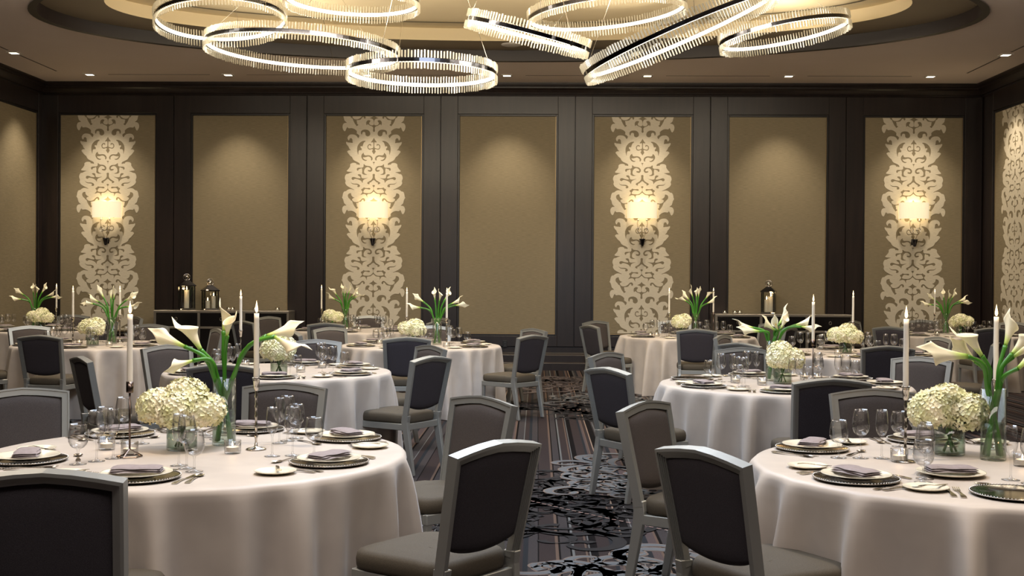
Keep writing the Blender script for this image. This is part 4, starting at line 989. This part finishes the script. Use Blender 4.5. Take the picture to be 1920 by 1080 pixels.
ST0, ST1, TP = make_stick(0), make_stick(1), make_taper()
CAND = [((243, 857), 0, 1, 'left candle of the nearest left table'), ((480, 843), 0, 0, 'right candle of the nearest left table'), ((1697, 866), 0, 0, 'left candle of the nearest right table'), ((1866, 842), 0, 0, 'candle behind the calla vase of the nearest right table'),
        ((451, 690), 0, 0, 'candle left of the hydrangeas on the second left aisle table'), ((1524, 716), 0, 1, 'candle right of the hydrangeas on the second right aisle table'),
        ((763, 0), 13.95, 0, 'left candle of the third left aisle table'), ((838, 0), 13.5, 0, 'right candle of the third left aisle table'), ((137, 0), 13.2, 0, 'left candle of the table before the leftmost sconce'), ((225, 0), 13.9, 0, 'right candle of the table before the leftmost sconce'),
        ((106, 0), 17.0, 0, 'candle of the far left corner table'), ((603, 0), 17.4, 0, 'candle of the table before the second sconce'), ((1255, 0), 16.2, 0, 'left candle of the farthest right aisle table'), ((1338, 0), 16.6, 1, 'right candle of the farthest right aisle table'),
        ((1600, 0), 13.0, 0, 'candle of the table before the rightmost sconce'), ((1753, 0), 17.0, 0, 'candle of the far right corner table')]
for (px, py), dep, kd, lb in CAND:
    p = at_table(px, dep) if dep else floor_at(px, py)
    place(ST1 if kd else ST0, p, 0, ('bronze' if kd else 'silver')+' candlestick holding the '+lb, 'candlestick', 'candlesticks')
    o = place(TP, (p[0], p[1], p[2]+.299), random.uniform(0, 6), 'burning ivory taper, '+lb, 'candle', 'taper candles')
    if p[1] < 11: lamp('taper_glow', 'POINT', (p[0], p[1], p[2]+.70), .9, (1, .55, .22), shadow_soft_size=.01)
# tealights in small glasses
VT = [((200, 843), 'back left one on the nearest left table'), ((243, 853), 'one behind the bronze candlestick foot, nearest left table'), ((436, 850), 'one before the calla vase on the nearest left table'),
      ((1686, 866), 'one beside the candlestick foot on the nearest right table'), ((1917, 874), 'one at the right frame edge, nearest right table'),
      ((1379, 718), 'leftmost one on the second right aisle table'), ((1429, 722), 'one left of the hydrangeas, second right aisle table'), ((1509, 712), 'one just right of the hydrangeas, second right aisle table'), ((1532, 713), 'rightmost one on the second right aisle table'),
      ((460, 687), 'leftmost one on the second left aisle table'), ((564, 698), 'one right of the hydrangeas, second left aisle table'), ((604, 690), 'rightmost one on the second left aisle table')]
for (px, py), lb in VT: place(VOT, floor_at(px, py), 0, 'lit tealight glass, '+lb, 'candle glass', 'tealight glasses on the tables')
for px, dep, lb in ((838, 13.3, 'right one on the third left aisle table'), (712, 13.9, 'left one on the third left aisle table'), (149, 13.4, 'left one on the table before the leftmost sconce'), (205, 13.1, 'right one on the table before the leftmost sconce'), (100, 16.8, 'one on the far left corner table'),
                    (651, 17.3, 'left one on the table before the second sconce'), (673, 17.4, 'right one on the table before the second sconce'), (1220, 16.0, 'left one on the farthest right aisle table'), (1232, 16.1, 'right one on the farthest right aisle table'),
                    (1572, 12.4, 'left one on the table before the rightmost sconce'), (1620, 12.6, 'right one on the table before the rightmost sconce'), (1758, 17.0, 'one on the far right corner table')):
    place(VOT, at_table(px, dep), 0, 'lit tealight glass, '+lb, 'candle glass', 'tealight glasses on the tables')
